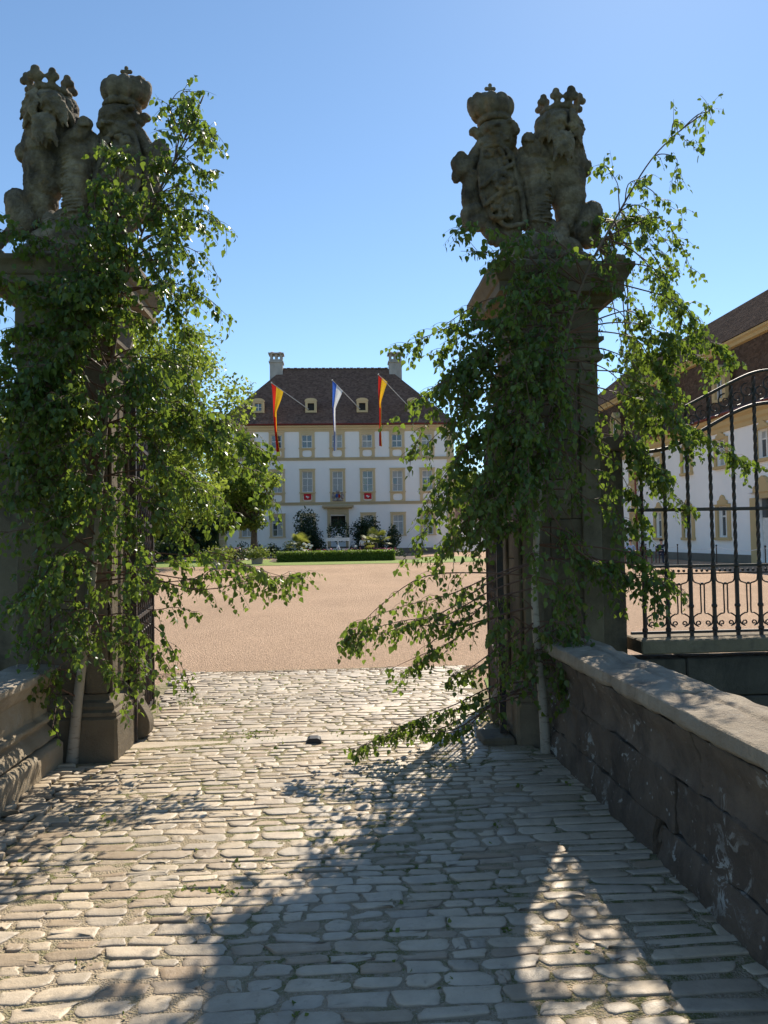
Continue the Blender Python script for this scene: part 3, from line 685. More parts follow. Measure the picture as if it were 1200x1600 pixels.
    c([(x, y_, -17) for x, y_ in bd], [4.2] * len(bd)); c([(238, 735, -24), (330, 660, -27), (440, 590, -22)], [4, 4, 4]); c([(255, 850, -24), (340, 790, -27), (455, 735, -20)], [4, 4, 4])
    for k in range(10):
        a = 2 * pi * k / 10; L.append(('e', Z(370 + 48 * cos(a), 708 + 48 * sin(a), -27), (4.5, 4, 4.5)))
    e(370, 708, -27, (6, 5, 6))
    for k in range(26): e(r3.uniform(290, 430), r3.uniform(800, 930), -22, (r3.uniform(3, 6), 5, r3.uniform(3, 6)))
    for k in range(16): e(r3.uniform(275, 420), r3.uniform(500, 600), -22, (r3.uniform(3, 5), 4, r3.uniform(3, 6)))
    for k in range(14): e(r3.uniform(270, 470), r3.uniform(310, 430), r3.uniform(-24, -14), (r3.uniform(3, 7), 6, r3.uniform(3, 7)))
    fuse('cartouche', L, M['statue'], root, 0.0066, 1, 0.0055, 24, seed + 1, mir, sc)
    # --- princely hat with arches and cross
    L = []
    e(340, 220, 2, (27, 25, 24))
    for k in range(9):
        a = 2 * pi * k / 9 + 0.35; L.append(('e', Z(330 + 96 * cos(a), 195 - 6 * sin(a), 21 * sin(a)), (12.5, 11, 18)))
    for k in range(18):
        a = 2 * pi * k / 18; L.append(('e', Z(350 + 92 * cos(a), 285, 22 * sin(a)), (5.4, 5.4, 5.4)))
    for k in range(5):
        a = pi * k / 5; L.append(('c', [Z(330 + 112 * cos(a + pi * q), 200 - 82 * sin(pi * q), 26 * sin(a) * cos(pi * q)) for q in (0.08, 0.25, 0.5, 0.75, 0.92)], [3.4] * 5))
    e(327, 118, 0, (8, 8, 6)); e(208, 200, -4, (8, 12, 17), (0, -0.25, 0))
    cr = fuse('princely_crown', L, M['statue'], root, 0.0085, 2, 0.003, 20, seed + 2, mir, sc)
    q_ = 0.0053 * sc; P_ = lambda zx, zy: (Z(zx, zy)[0] * mir * q_, Z(zx, zy)[2] * q_)
    (cx_, cz_) = P_(325, 68); m_ = MB().box(cx_ - .012, cx_ + .012, -.012, .012, cz_ - .045, cz_ + .03).box(cx_ - .034, cx_ - .0121, -.011, .011, cz_ - .011, cz_ + .011).box(cx_ + .0121, cx_ + .034, -.011, .011, cz_ - .011, cz_ + .011)
    for dx, dz in ((-.032, 0), (.032, 0), (0, .03)): m_.ball((cx_ + dx, 0, cz_ + dz), (.017, .014, .017), 8, 6)
    link('cross', m_.mesh('cross', M['statue']), cr)
    s_ = 0.0053 * sc
    for (nm, a0, a1, z0_, z1_, d_) in (('base_slab', -62, 96, 0, 8, 50), ('base_slab', -54, 62, 8.1, 22, 42)):
        xx = sorted((a0 * s_ * mir, a1 * s_ * mir))
        stone_box(nm, base[0] + xx[0], base[0] + xx[1], base[1] - d_ * s_, base[1] + d_ * s_, base[2] + z0_ * s_, base[2] + z1_ * s_, M['statue'], root, bev=0.012, amp=0.006, seg=0.07, chip=0.4)
    return root
pr = at(840, 433, 6.2); pl = at(124, 428, 6.12)
statue('crowned stone lion with shield on the right gate pillar', (pr.x, 6.2, 3.70), 1, 1.0, 1.7)
statue('crowned stone lion with shield on the left gate pillar', (pl.x, 6.12, 3.70), -1, 1.02, 5.2)

# ================================================================== palace
PY = 80.0; PX0, PX1 = -12.15, 12.35; PCX = 0.10; BAY = 3.13; PD = 14.0
pal = thing('palace', 'white three-storey palace with brown hipped roof and ochre window frames', 'palace', (PCX, PY, 0))
def holed_wall(m, xs, zs, holes, y0, y1, x0, x1, z0, z1):
    """front wall slab with real openings; holes = [(xa, xb, za, zb)]"""
    X = sorted(set([x0, x1] + [v for h in holes for v in h[:2]])); Zs = sorted(set([z0, z1] + [v for h in holes for v in h[2:]]))
    inh = lambda x, z: any(a < x < b and c < z < d for a, b, c, d in holes)
    for i in range(len(X) - 1):
        for j in range(len(Zs) - 1):
            if inh((X[i] + X[i + 1]) / 2, (Zs[j] + Zs[j + 1]) / 2): continue
            m.quad((X[i], y0, Zs[j]), (X[i + 1], y0, Zs[j]), (X[i + 1], y0, Zs[j + 1]), (X[i], y0, Zs[j + 1]))
    for a, b, c, d in holes:
        m.quad((a, y0, c), (a, y0, d), (a, y1, d), (a, y1, c)); m.quad((b, y0, d), (b, y0, c), (b, y1, c), (b, y1, d))
        m.quad((a, y0, d), (b, y0, d), (b, y1, d), (a, y1, d)); m.quad((a, y1, c), (b, y1, c), (b, y0, c), (a, y0, c))
ROWS = [(11.12, 12.48, 10.05, 12.74), (6.50, 8.66, 5.42, 8.84), (1.95, 4.02, 1.30, 4.22)]     # opening z, surround z
holes = []; wins = []
for k in range(-3, 5):
    cx = PCX + BAY * k
    if k == 4: continue
    for r, (a, b, sa, sb) in enumerate(ROWS):
        if r == 2 and k == 0: continue
        wd = 0.53 if r else 0.52
        holes.append((cx - wd, cx + wd, a, b)); wins.append((cx, wd, a, b, sa, sb, r, k))
holes.append((PCX - 0.75, PCX + 0.75, 0.9, 4.0))
m = MB(); holed_wall(m, None, None, holes, PY, PY + 0.3, PX0, PX1, 0.55, 13.0)
m.quad((PX1, PY, 0), (PX1, PY + PD, 0), (PX1, PY + PD, 13), (PX1, PY, 13)); m.quad((PX0, PY + PD, 0), (PX0, PY, 0), (PX0, PY, 13), (PX0, PY + PD, 13))
m.quad((PX1, PY + PD, 0), (PX0, PY + PD, 0), (PX0, PY + PD, 13), (PX1, PY + PD, 13))
m.build('wall', M['white_plaster'], pal)
MB().box(PX0 - 0.06, PX1 + 0.06, PY - 0.06, PY + 0.4, 0, 0.548).build('plinth', M['base_stone'], pal)
MB().quad((PX0 + .3, PY + 0.9, 0), (PX1 - .3, PY + 0.9, 0), (PX1 - .3, PY + 0.9, 13), (PX0 + .3, PY + 0.9, 13)).build('interior', M['dark'], pal)
for z, h in ((9.80, 0.30), (5.15, 0.30)):
    MB().box(PX0 - 0.02, PX1 + 0.02, PY - 0.08, PY - 0.003, z, z + h).box(PX0 - .02, PX1 + .02, PY - .12, PY - .081, z + h - .09, z + h - .005).build('string_course', M['ochre_dark'], pal)
for xa, xb in ((PX0 - .02, PX0 + 0.75), (PX1 - 0.75, PX1 + .02)):
    for k in range(20):
        z = 0.56 + k * 0.62
        if z + 0.58 > 12.9: break
        MB().box(xa - (.03 if k % 2 else 0), xb, PY - 0.05, PY - 0.003, z, z + 0.57).build('quoin', M['ochre'], pal)
MB().ring([(0.0, 12.80), (0.06, 12.80), (0.10, 12.95), (0.18, 13.0), (0.22, 13.15), (0.42, 13.28), (0.45, 13.40), (0.0, 13.42)], PX0, PX1, PY, PY + PD, False).build('cornice', M['ochre'], pal)
MB().ring([(0.42, 13.43), (0.60, 13.43), (0.66, 13.52), (0.60, 13.60), (0.42, 13.60)], PX0, PX1, PY, PY + PD, False).build('gutter', M['eave_red'], pal)
def win_mesh(r):
    a, b, sa, sb = ROWS[r]; wd = 0.53; ow = 0.80; H = b - a
    s_ = MB()
    s_.box(-ow, -wd, -0.09, 0.0, a, sb).box(wd, ow, -0.09, 0.0, a, sb).box(-wd, wd, -0.09, 0, b, sb)
    s_.box(-ow - .06, ow + .06, -0.15, -0.0, a - 0.12, a - .003).box(-ow - .05, ow + .05, -0.13, -.003, sb + .003, sb + 0.10)
    if r < 2:
        s_.box(-ow, -wd - .02, -0.07, 0, sa, a - .123).box(wd + .02, ow, -0.07, 0, sa, a - .123)
        zt, zb = a - 0.123, sa; zc = (zt + zb) / 2; hz = (zt - zb) / 2; n = 20    # apron with an oval cut
        ov = [((wd - .04) * math.copysign(abs(cos(t)) ** .6, cos(t)), zc + (hz - .12) * math.copysign(abs(sin(t)) ** .6, sin(t))) for t in [2 * pi * i / n for i in range(n)]]
        bx = []
        for x, z in ov:
            k = min((wd + .018) / max(abs(x), 1e-4), hz / max(abs(z - zc), 1e-4)); bx.append((x * k, zc + (z - zc) * k))
        q = len(s_.v); s_.v += [Vector((x, -.06, z)) for x, z in ov] + [Vector((x, -.06, z)) for x, z in bx] + [Vector((x, 0, z)) for x, z in ov]
        for i in range(n):
            j = (i + 1) % n; s_.f += [(q + i, q + n + i, q + n + j, q + j), (q + i, q + j, q + 2 * n + j, q + 2 * n + i)]
    sash = MB(); f = 0.07
    sash.box(-wd, -wd + f, 0.12, 0.19, a, b).box(wd - f, wd, .12, .19, a, b).box(-wd + f, wd - f, .12, .19, a, a + f).box(-wd + f, wd - f, .12, .19, b - f, b)
    sash.box(-.045, .045, .11, .18, a + f, b - f)
    nb = {0: 2, 1: 3, 2: 3}[r]
    for i in range(1, nb):
        z = a + H * i / nb; t = .05 if i == nb - 1 else .03
        sash.box(-wd + f, -.046, .115, .175, z - t, z + t).box(.046, wd - f, .115, .175, z - t, z + t)
    panes = []
    for sx in (-1, 1):
        for i in range(nb):
            z0_, z1_ = a + H * i / nb + .05, a + H * (i + 1) / nb - .05; x0_, x1_ = sorted((sx * .06, sx * (wd - f - .01)))
            panes.append((x0_, x1_, z0_, z1_))
    return s_.mesh('window', M['ochre']), sash.mesh('sash', M['sash']), panes
WM = [win_mesh(r) for r in range(3)]
PANE = {}
def pane_mesh(w_, h_, mat):
    key = (round(w_, 2), round(h_, 2), mat.name)
    if key not in PANE: PANE[key] = MB().box(-w_ / 2, w_ / 2, 0, 0.012, -h_ / 2, h_ / 2).mesh('pane', mat)
    return PANE[key]
R4 = random.Random(3)
for cx, wd, a, b, sa, sb, r, k in wins:
    wo = link('window', WM[r][0], pal, (cx - PCX, 0, 0)); link('sash', WM[r][1], wo)
    blind = R4.random() < (0.85 if r == 1 else 0.45)
    for (x0_, x1_, z0_, z1_) in WM[r][2]:
        mt = M['blind'] if (blind and R4.random() < 0.85) else M['glass']
        link('pane', pane_mesh(x1_ - x0_, z1_ - z0_, mt), wo, ((x0_ + x1_) / 2, 0.155, (z0_ + z1_) / 2), (R4.uniform(-.012, .012), 0, R4.uniform(-.012, .012)))
# roof with a slight kick at the eaves
def hip_roof(x0, x1, y0, y1, prof, ridge_in):
    m = MB(); ov = [(x0 - o, x1 + o, y0 - o, y1 + o, z) for o, z in prof]
    n = len(m.v)
    for a, b, c, d, z in ov: m.v += [Vector((a, c, z)), Vector((b, c, z)), Vector((b, d, z)), Vector((a, d, z))]
    for i in range(len(ov) - 1):
        for j in range(4): q = n + 4 * i; m.f.append((q + j, q + (j + 1) % 4, q + 4 + (j + 1) % 4, q + 4 + j))
    q = n + 4 * (len(ov) - 1); yc = (y0 + y1) / 2; zr = ridge_in[1]; e = len(m.v)
    m.v += [Vector((x0 + ridge_in[0], yc, zr)), Vector((x1 - ridge_in[0], yc, zr))]
    m.f += [(q, q + 1, e + 1, e), (q + 1, q + 2, e + 1), (q + 2, q + 3, e, e + 1), (q + 3, q, e)]; return m
roof = hip_roof(PX0, PX1, PY, PY + PD, [(0.58, 13.56), (0.0, 13.98), (-0.7, 14.68)], (6.3, 20.95)).build('roof', M['roof'], pal)
rg = MB(); 
for k in range(30):
    x = PX0 + 6.3 + k * (PX1 - PX0 - 12.6) / 30; rg.box(x, x + 0.37, PY + 6.82, PY + 7.18, 20.86, 21.02 + .04 * (k % 2))
rg.build('ridge_tiles', M['roof'], roof)['kind'] = 'stuff'
for cx in (PX0 + 5.55, PX1 - 5.5):
    ch = MB().box(cx - .72, cx + .72, PY + 6.2, PY + 7.6, 18.4, 21.5).box(cx - .82, cx + .82, PY + 6.1, PY + 7.7, 21.503, 21.68).box(cx - .72, cx + .72, PY + 6.2, PY + 7.6, 21.683, 21.9)
    for dx in (-.55, 0, .55):
        for dy in (6.3, 7.3): ch.box(cx + dx - .13, cx + dx + .13, PY + dy, PY + dy + .2, 21.903, 22.5)
    ch.box(cx - .86, cx + .86, PY + 6.06, PY + 7.74, 22.503, 22.62).ball((cx - .45, PY + 6.9, 22.66), (.3, .5, .22)).ball((cx + .45, PY + 6.9, 22.66), (.3, .5, .22))
    link('chimney', rough_up(ch.mesh('chimney', M['chimney'], ORG[roof.name]), 0.5, 0.0, 0.03, 2, cx), roof)
for cx, zz in ((PX0 + 1.1, 16.2), (PX1 - 1.4, 16.4)):
    MB().box(cx - .5, cx + .5, PY + 8.5, PY + 9.5, 14.5, zz).box(cx - .6, cx + .6, PY + 8.4, PY + 9.6, zz + .003, zz + .15).build('chimney', M['chimney'], roof)
# dormers
def roof_y(z): return PY + 0.7 + (z - 14.68) * (6.3 / 6.27)
dw = MB(); fr = MB()
DX = [PCX + BAY * -2.62, PCX + BAY * -0.86, PCX + BAY * 0.87, PCX + BAY * 2.6]
for i, dx in enumerate(DX):
    z0_, z1_ = 14.95, 16.15; yf = roof_y(z0_) - 0.15
    f_ = MB(); w_ = 0.60; o_ = 0.34
    f_.box(dx - w_, dx - o_, yf, yf + .25, z0_, z1_).box(dx + o_, dx + w_, yf, yf + .25, z0_, z1_).box(dx - o_, dx + o_, yf, yf + .25, z0_, z0_ + .22).box(dx - o_, dx + o_, yf, yf + .25, z1_ - .2, z1_)
    arc = [(dx - w_ - .06, yf - .04, z1_ + .002)] + [(dx - (w_ + .06) * cos(t), yf - .04, z1_ + .002 + .34 * sin(t) ** .8) for t in np.linspace(0.25, pi - 0.25, 9)] + [(dx + w_ + .06, yf - .04, z1_ + .002)]
    f_.prism(arc[::-1], (0, 0, 0), (0, .3, 0))
    d_ = f_.build('dormer', M['ochre'], roof)
    MB().prism([(dx - w_ - .02, yf + .26, z0_), (dx + w_ + .02, yf + .26, z0_), (dx + w_ + .02, yf + .26, z1_)] + [(dx + (w_ + .02) * cos(t), yf + .26, z1_ + .30 * sin(t)) for t in np.linspace(.2, pi - .2, 7)] + [(dx - w_ - .02, yf + .26, z1_)], (0, 0, 0), (0, 1.7, 0)).build('dormer_cheek', M['roof'], roof)
    if i in (0,): MB().box(dx - .035, dx + .035, yf + .08, yf + .14, z0_ + .22, z1_ - .2).box(dx - o_, dx - .036, yf + .085, yf + .135, 15.5, 15.56).box(dx + .036, dx + o_, yf + .085, yf + .135, 15.5, 15.56).build('dormer_sash', M['sash'], roof)
    MB().box(dx - o_, dx + o_, yf + .2, yf + .22, z0_ + .22, z1_ - .2).build('dormer_pane', M['glass'] if i == 0 else M['dark'], roof)
# portal
po = MB(); po.box(PCX - 1.12, PCX - .78, PY - .22, PY, .55, 4.15).box(PCX + .78, PCX + 1.12, PY - .22, PY, .55, 4.15).box(PCX - 1.12, PCX + 1.12, PY - .20, PY, 4.153, 4.75)
po.box(PCX - 1.45, PCX + 1.45, PY - .42, PY, 4.753, 4.86).box(PCX - 1.62, PCX + 1.62, PY - .62, PY, 4.863, 5.08)
dr = po.build('portal', M['ochre_dark'], pal)
MB().box(PCX - .75, PCX - .02, PY + .2, PY + .26, .9, 2.85).box(PCX + .02, PCX + .75, PY + .2, PY + .26, .9, 2.85).build('door', M['cloth_white'], dr)
MB().box(PCX - .75, PCX + .75, PY + .18, PY + .3, 2.86, 2.98).box(PCX - .04, PCX + .04, PY + .19, PY + .25, 2.98, 4.0).build('transom_bar', M['wood'], dr)
for k in range(4): MB().box(PCX - 1.9 + .12 * k, PCX + 1.9 - .12 * k, PY - 1.5 + .35 * k, PY - .23, .001 + .2 * k, .198 + .2 * k).build('step', M['base_stone'], dr)
# carved arms over the portal: shield, supporters and crown
ar = MB().ball((PCX, PY - .12, 6.05), (.30, .12, .36), 14, 8).ball((PCX, PY - .15, 6.5), (.22, .12, .14)).ball((PCX - .48, PY - .1, 6.0), (.18, .1, .32)).ball((PCX + .48, PY - .1, 6.0), (.18, .1, .32)).ball((PCX - .45, PY - .1, 6.38), (.13, .1, .12)).ball((PCX + .45, PY - .1, 6.38), (.13, .1, .12)).ball((PCX, PY - .1, 5.6), (.6, .08, .10))
ar.build('coat_of_arms', M['arms'], pal, True); MB().ball((PCX - .1, PY - .22, 6.08), (.13, .05, .2)).build('arms_charge', M['flag_blue'], pal, True); MB().ball((PCX + .14, PY - .22, 6.06), (.11, .05, .2)).build('arms_charge', M['flag_red'], pal, True)

# banners hung from two sills
for k, who in ((-1, 'left'), (1, 'right')):
    cx = PCX + BAY * k; V = []; F = []
    for i in range(9):
        for j in range(7): V.append((-.38 + .76 * i / 8, -.16 + .02 * sin(i * 1.7) * (j / 6), -.62 * j / 6))
    for i in range(8):
        for j in range(6): q = i * 7 + j; F.append((q, q + 7, q + 8, q + 1))
    o = thing('window_banner', 'small red banner hanging below the first-floor window ' + who + ' of the coat of arms', 'banner', (cx, PY - .0, 6.32), 'red banners on window sills')
    link('cloth', raw_mesh('cloth', V, F, M['cloth_red'], smooth=True), o)
    MB().ball((cx - .08, PY - .19, 6.02), (.10, .02, .08)).ball((cx + .09, PY - .19, 5.98), (.10, .02, .05)).ball((cx + .02, PY - .19, 5.9), (.06, .02, .07)).build('emblem', M['cloth_white'], o)

# long house flags on poles out of the dormers
def house_flag(label, base, tip, hem, topR, mats, lowshare, ph):
    o = thing('house_flag', label, 'flag', base, 'long house flags on the roof')
    b, t = Vector(base), Vector(tip); MB().tube([b, t], [.05, .035], 8).ball(t, .08).build('pole', M['pole'], o)
    tr = Vector(topR); hem = Vector(hem); nx, nz = 10, 26; V = []; F = []; mi = []
    for j in range(nz + 1):
        q = j / nz
        for i in range(nx + 1):
            p = i / nx
            top = t.lerp(tr, p)
            wq = max(0.27, (1 - q / 0.52)) if q < .46 else 0.27 + .06 * sin(q * 7)
            left = t.lerp(hem, q) + Vector((.03 * sin(q * 9 + ph), 0, 0))
            V.append(Vector((left.x + (tr.x - t.x) * p * wq, left.y + (tr.y - t.y) * p * wq + .16 * sin(p * 8 + q * 6 + ph) * min(1, q * 4), left.z + (tr.z - t.z) * p * max(0, 1 - q * 2.2))))
    for j in range(nz):
        for i in range(nx):
            q = j * (nx + 1) + i; F.append((q, q + nx + 1, q + nx + 2, q + 1)); mi.append(0 if (i < nx * (.38 if j < nz * .45 else lowshare)) else 1)
    org = ORG[o.name]; link('cloth', raw_mesh('cloth', [v - org for v in V], F, mats, mi, True), o)
FY = 78.2
def flag(label, di, tip, hem, tr, mats, ph):
    dx = DX[di]; zb = 15.3; base = (dx - .25, roof_y(14.95) - .1, zb); house_flag(label, base, at(*tip, FY), at(*hem, FY + .1), at(*tr, FY + .9), mats, .3 if 'blue' in label else .8, ph)
flag('long red and yellow house flag on the left of the palace roof', 1, (424, 598), (432, 713), (443, 611), [M['flag_red'], M['flag_yellow']], 0.0)
flag('long blue and white house flag in the middle of the palace roof', 2, (519, 594), (522, 704), (535, 611), [M['flag_blue'], M['flag_white']], 1.3)
flag('long red and yellow house flag on the right of the palace roof', 3, (591, 585), (593, 697), (605, 597), [M['flag_red'], M['flag_yellow']], 2.4)

# ================================================================== right wing
WX = 20.8; WY0, WY1 = 24.0, 74.0
wing = thing('side_wing', 'long white side wing with mansard roof behind the iron fence on the right', 'building', (WX, 46, 0))
LW = []   # local frame: t along +Y (window pitch), facade faces -X
wh = []; ww = []
for k in range(-3, 8):
    yc = 40.2 + 4.13 * k
    if k == -1: wh += [(yc - .72, yc + .72, .1, 3.25), (yc - .5, yc + .5, 5.2, 6.62)]; ww.append((yc, 'u', k)); continue
    wh += [(yc - .5, yc + .5, 1.35, 3.02), (yc - .5, yc + .5, 5.2, 6.62)]; ww += [(yc, 'g', k), (yc, 'u', k)]
m = MB(); holed_wall(m, None, None, wh, 0, .35, WY0, WY1, 0.45, 7.1)
m.v = [Vector((WX + v.y, v.x, v.z)) for v in m.v]
m.quad((WX, WY0, 0), (WX + 12, WY0, 0), (WX + 12, WY0, 7.1), (WX, WY0, 7.1)); m.quad((WX + 12, WY1, 0), (WX, WY1, 0), (WX, WY1, 7.1), (WX + 12, WY1, 7.1))
m.build('wall', M['white_plaster'], wing)
MB().quad((WX + .7, WY0 + .2, 0), (WX + .7, WY1, 0), (WX + .7, WY1, 7), (WX + .7, WY0 + .2, 7)).build('interior', M['dark'], wing)
for a, b in ((WY0 - .05, 34.9), (37.3, WY1)): MB().box(WX - .07, WX + .3, a, b, 0, .448).build('plinth', M['base_stone'], wing)
MB().ring([(0.0, 7.0), (0.08, 7.0), (0.12, 7.2), (0.22, 7.3), (0.26, 7.5), (0.45, 7.62), (0.48, 7.74), (0, 7.75)], WX, WX + 12, WY0, WY1, False).build('cornice', M['wing_ochre'], wing)
MB().ring([(0.45, 7.753), (0.62, 7.753), (0.66, 7.83), (0.6, 7.90), (0.45, 7.90)], WX, WX + 12, WY0, WY1, False).build('gutter', M['eave_red'], wing)
mr = MB().ring([(0.58, 7.88), (0.1, 8.15), (-0.45, 9.3), (-0.9, 10.6), (-1.15, 11.75)], WX, WX + 12, WY0, WY1, False).build('roof', M['wing_roof'], wing)
MB().ring([(-1.15, 11.753), (-0.98, 11.80), (-0.92, 11.95), (-0.80, 12.05), (-0.78, 12.15), (-1.2, 12.2)], WX, WX + 12, WY0, WY1, False).build('roof_cornice', M['wing_ochre'], mr)
hip_roof(WX, WX + 12, WY0, WY1, [(-0.72, 12.16), (-1.2, 12.5)], (6, 17.0)).build('upper_roof', M['wing_roof'], mr)
um = bpy.data.objects['upper_roof']
# ridge runs along Y: rebuild as two long slopes and hips
v = [(WX + .72, WY0 + .72, 12.17), (WX + 11.28, WY0 + .72, 12.17), (WX + 11.28, WY1 - .72, 12.17), (WX + .72, WY1 - .72, 12.17), (WX + 6, WY0 + 6, 16.6), (WX + 6, WY1 - 6, 16.6)]
um.data = raw_mesh('upper_roof', [Vector(p) - ORG[mr.name] for p in v], [(3, 0, 4, 5), (0, 1, 4), (1, 2, 5, 4), (2, 3, 5)], M['upper_roof'])
def ogee(w_, z, h_):
    return [(-w_, z)] + [(-w_ * .62, z), (-w_ * .60, z + h_ * .35), (-w_ * .38, z + h_ * .45), (-w_ * .2, z + h_ * .85), (0, z + h_), (w_ * .2, z + h_ * .85), (w_ * .38, z + h_ * .45), (w_ * .60, z + h_ * .35), (w_ * .62, z)] + [(w_, z)]
def wing_window(a, b, ow=.78, arch=.5):
    s_ = MB(); wd = .5
    P = lambda x, z, o: Vector((-o, x, z))
    def bx(x0_, x1_, z0_, z1_, o=.10, o0=0.0): s_.box(-o, -o0, x0_, x1_, z0_, z1_)
    bx(-ow, -wd, a, b + .12); bx(wd, ow, a, b + .12); bx(-wd, wd, b, b + .12); bx(-ow - .06, ow + .06, a - .16, a - .003, .15)
    top = [(-.11, x, z) for x, z in ogee(ow + .02, b + .123, arch)]
    s_.prism(top, (0, 0, 0), (.108, 0, 0)); bx(-ow - .05, ow + .05, b + .06, b + .118, .135, .101)
    sash = MB(); f = .09; H = b - a
    sash.box(.14, .2, -wd, -wd + f, a, b).box(.14, .2, wd - f, wd, a, b).box(.14, .2, -wd + f, wd - f, a, a + f).box(.14, .2, -wd + f, wd - f, b - f, b).box(.13, .19, -.06, .06, a + f, b - f)
    z = a + H * .68; sash.box(.135, .195, -wd + f, -.061, z - .04, z + .04).box(.135, .195, .061, wd - f, z - .04, z + .04)
    pn = [(sx * (wd - f + .06) / 2, (z0_ + z1_) / 2, wd - f - .05, z1_ - z0_ - .02) for sx in (-1, 1) for z0_, z1_ in ((a + f, z - .04), (z + .04, b - f))]
    return s_.mesh('window', M['wing_ochre']), sash.mesh('sash', M['sash']), pn
WW = {'g': wing_window(1.35, 3.02), 'u': wing_window(5.2, 6.62, .72, .34)}
for yc, t, k in ww:
    wo = link('window', WW[t][0], wing, (0, yc - 46, 0)); link('sash', WW[t][1], wo)
    for (x_, z_, w_, h_) in WW[t][2]:
        link('pane', pane_mesh(w_, h_, M['glass'] if R4.random() < .6 else M['blind']), wo, (.165, x_, z_), (0, 0, pi / 2 + R4.uniform(-.02, .02)))
yd = 40.2 - 4.13
d_ = MB().box(WX - .14, WX - .003, yd - 1.25, yd - .72, 0, 3.3).box(WX - .14, WX - .003, yd + .72, yd + 1.25, 0, 3.3).box(WX - .14, WX - .003, yd - .72, yd + .72, 3.25, 3.55).prism([(WX - .2, yd + x, z) for x, z in ogee(1.35, 3.553, .8)], (0, 0, 0), (.197, 0, 0)).build('door_surround', M['wing_ochre'], wing)
MB().box(WX + .2, WX + .26, yd - .7, yd - .01, .1, 2.3).box(WX + .2, WX + .26, yd + .01, yd + .7, .1, 2.3).build('door', M['sash'], d_)
MB().box(WX + .2, WX + .25, yd - .7, yd + .7, 2.32, 3.24).build('fanlight', M['glass'], d_)
for yy in (52.6, 30.0): MB().box(WX - .10, WX - .003, yy - .35, yy + .35, .45, 7.0).build('pilaster', M['wing_ochre'], wing)
MB().tube([(WX - .16, 51.9, .1), (WX - .16, 51.9, 7.4)], .075, 8).build('downpipe', M['red_metal'], wing)
for yc in (40.6, 48.6, 56.6, 32.6):
    z0_, z1_ = 8.75, 10.25; xf = WX + .12; f_ = MB()
    f_.box(xf, xf + .3, yc - .75, yc - .42, z0_, z1_).box(xf, xf + .3, yc + .42, yc + .75, z0_, z1_).box(xf, xf + .3, yc - .42, yc + .42, z0_, z0_ + .18).prism([(xf - .05, yc + x, z) for x, z in ogee(.85, z1_ + .003, .55)], (0, 0, 0), (.5, 0, 0))
    dd = f_.build('dormer', M['wing_ochre'], mr)
    MB().box(xf + .31, xf + 1.6, yc - .75, yc + .75, z0_, z1_ + .2).build('dormer_cheek', M['wing_roof'], mr)
    MB().box(xf + .14, xf + .2, yc - .42, yc - .36, z0_ + .18, z1_).box(xf + .14, xf + .2, yc + .36, yc + .42, z0_ + .18, z1_).box(xf + .14, xf + .2, yc - .03, yc + .03, z0_ + .18, z1_).build('dormer_sash', M['sash'], mr)
    MB().box(xf + .22, xf + .24, yc - .42, yc + .42, z0_ + .18, z1_).build('dormer_pane', M['glass'], mr)
# low link building closing the court behind the birch
lk = thing('link_building', 'low white range joining palace and side wing behind the right birch', 'building', (17, 84, 0))
MB().box(13.2, 22, 84, 92, 0, 3.4).build('wall', M['white_plaster'], lk); MB().prism([(13.0, 83.6, 3.42), (13.0, 92.4, 3.42), (13.0, 88, 6.0)][::-1], (0, 0, 0), (9.2, 0, 0)).build('roof', M['roof'], lk)

# ================================================================== iron fence and gate
def spiral(cx, cz, r0, r1, turns, a0, y, n=14, sgn=1):
    return [(cx + (r0 + (r1 - r0) * i / n) * cos(a0 + sgn * turns * 2 * pi * i / n), y, cz + (r0 + (r1 - r0) * i / n) * sin(a0 + sgn * turns * 2 * pi * i / n)) for i in range(n + 1)]
FYp = 6.29
fence = thing('iron_fence', 'wrought iron fence with twisted bars and wavy top right of the gate', 'fence', (2.35, FYp, .74))
def wave(x, pts):
    return float(np.interp(x, [p[0] for p in pts], [p[1] for p in pts]))
W1 = [(2.43, 2.275), (2.5, 2.28), (2.75, 2.31), (2.95, 2.39), (3.17, 2.51), (3.38, 2.62), (3.57, 2.685), (3.8, 2.70), (4.0, 2.66), (4.2, 2.55), (4.4, 2.42), (4.7, 2.31), (5.3, 2.28)]
W2 = [(2.6, 2.50), (2.75, 2.57), (2.95, 2.67), (3.17, 2.78), (3.35, 2.87), (3.57, 2.96), (3.8, 2.98), (4.0, 2.94), (4.3, 2.78), (4.6, 2.6), (4.8, 2.5)]
def sm(pts): return poly_smooth([(x, FYp, z) for x, z in pts], 5)
MB().tube(sm(W1), .016, 8).build('wave_rail', M['iron'], fence, True); MB().tube(sm(W2), .014, 8).build('crest_rail', M['iron'], fence, True)
for z, h in ((.775, .011), (1.325, .011), (1.80, .014)): MB().box(2.43, 5.3, FYp - .013, FYp + .013, z - h, z + h).build('rail', M['iron'], fence)
XB = [2.55 + .2 * k for k in range(14)]
for i, x in enumerate(XB):
    zt = wave(x, W1) if x < 2.7 or x > 4.75 else wave(x, W2)
    n = int((zt - 1.36) / .022)
    m = MB().tube([(x, FYp, 1.36 + (zt - .02 - 1.36) * k / n) for k in range(n + 1)], .0165, 4, 0.42)
    m.tube([(x, FYp, .74), (x, FYp, 1.36)], .017, 6)
    for z in (.80, .99, 1.325, 1.80): m.ball((x, FYp, z), (.026, .026, .024), 8, 5)
    m.build('twisted_bar', M['iron'], fence)
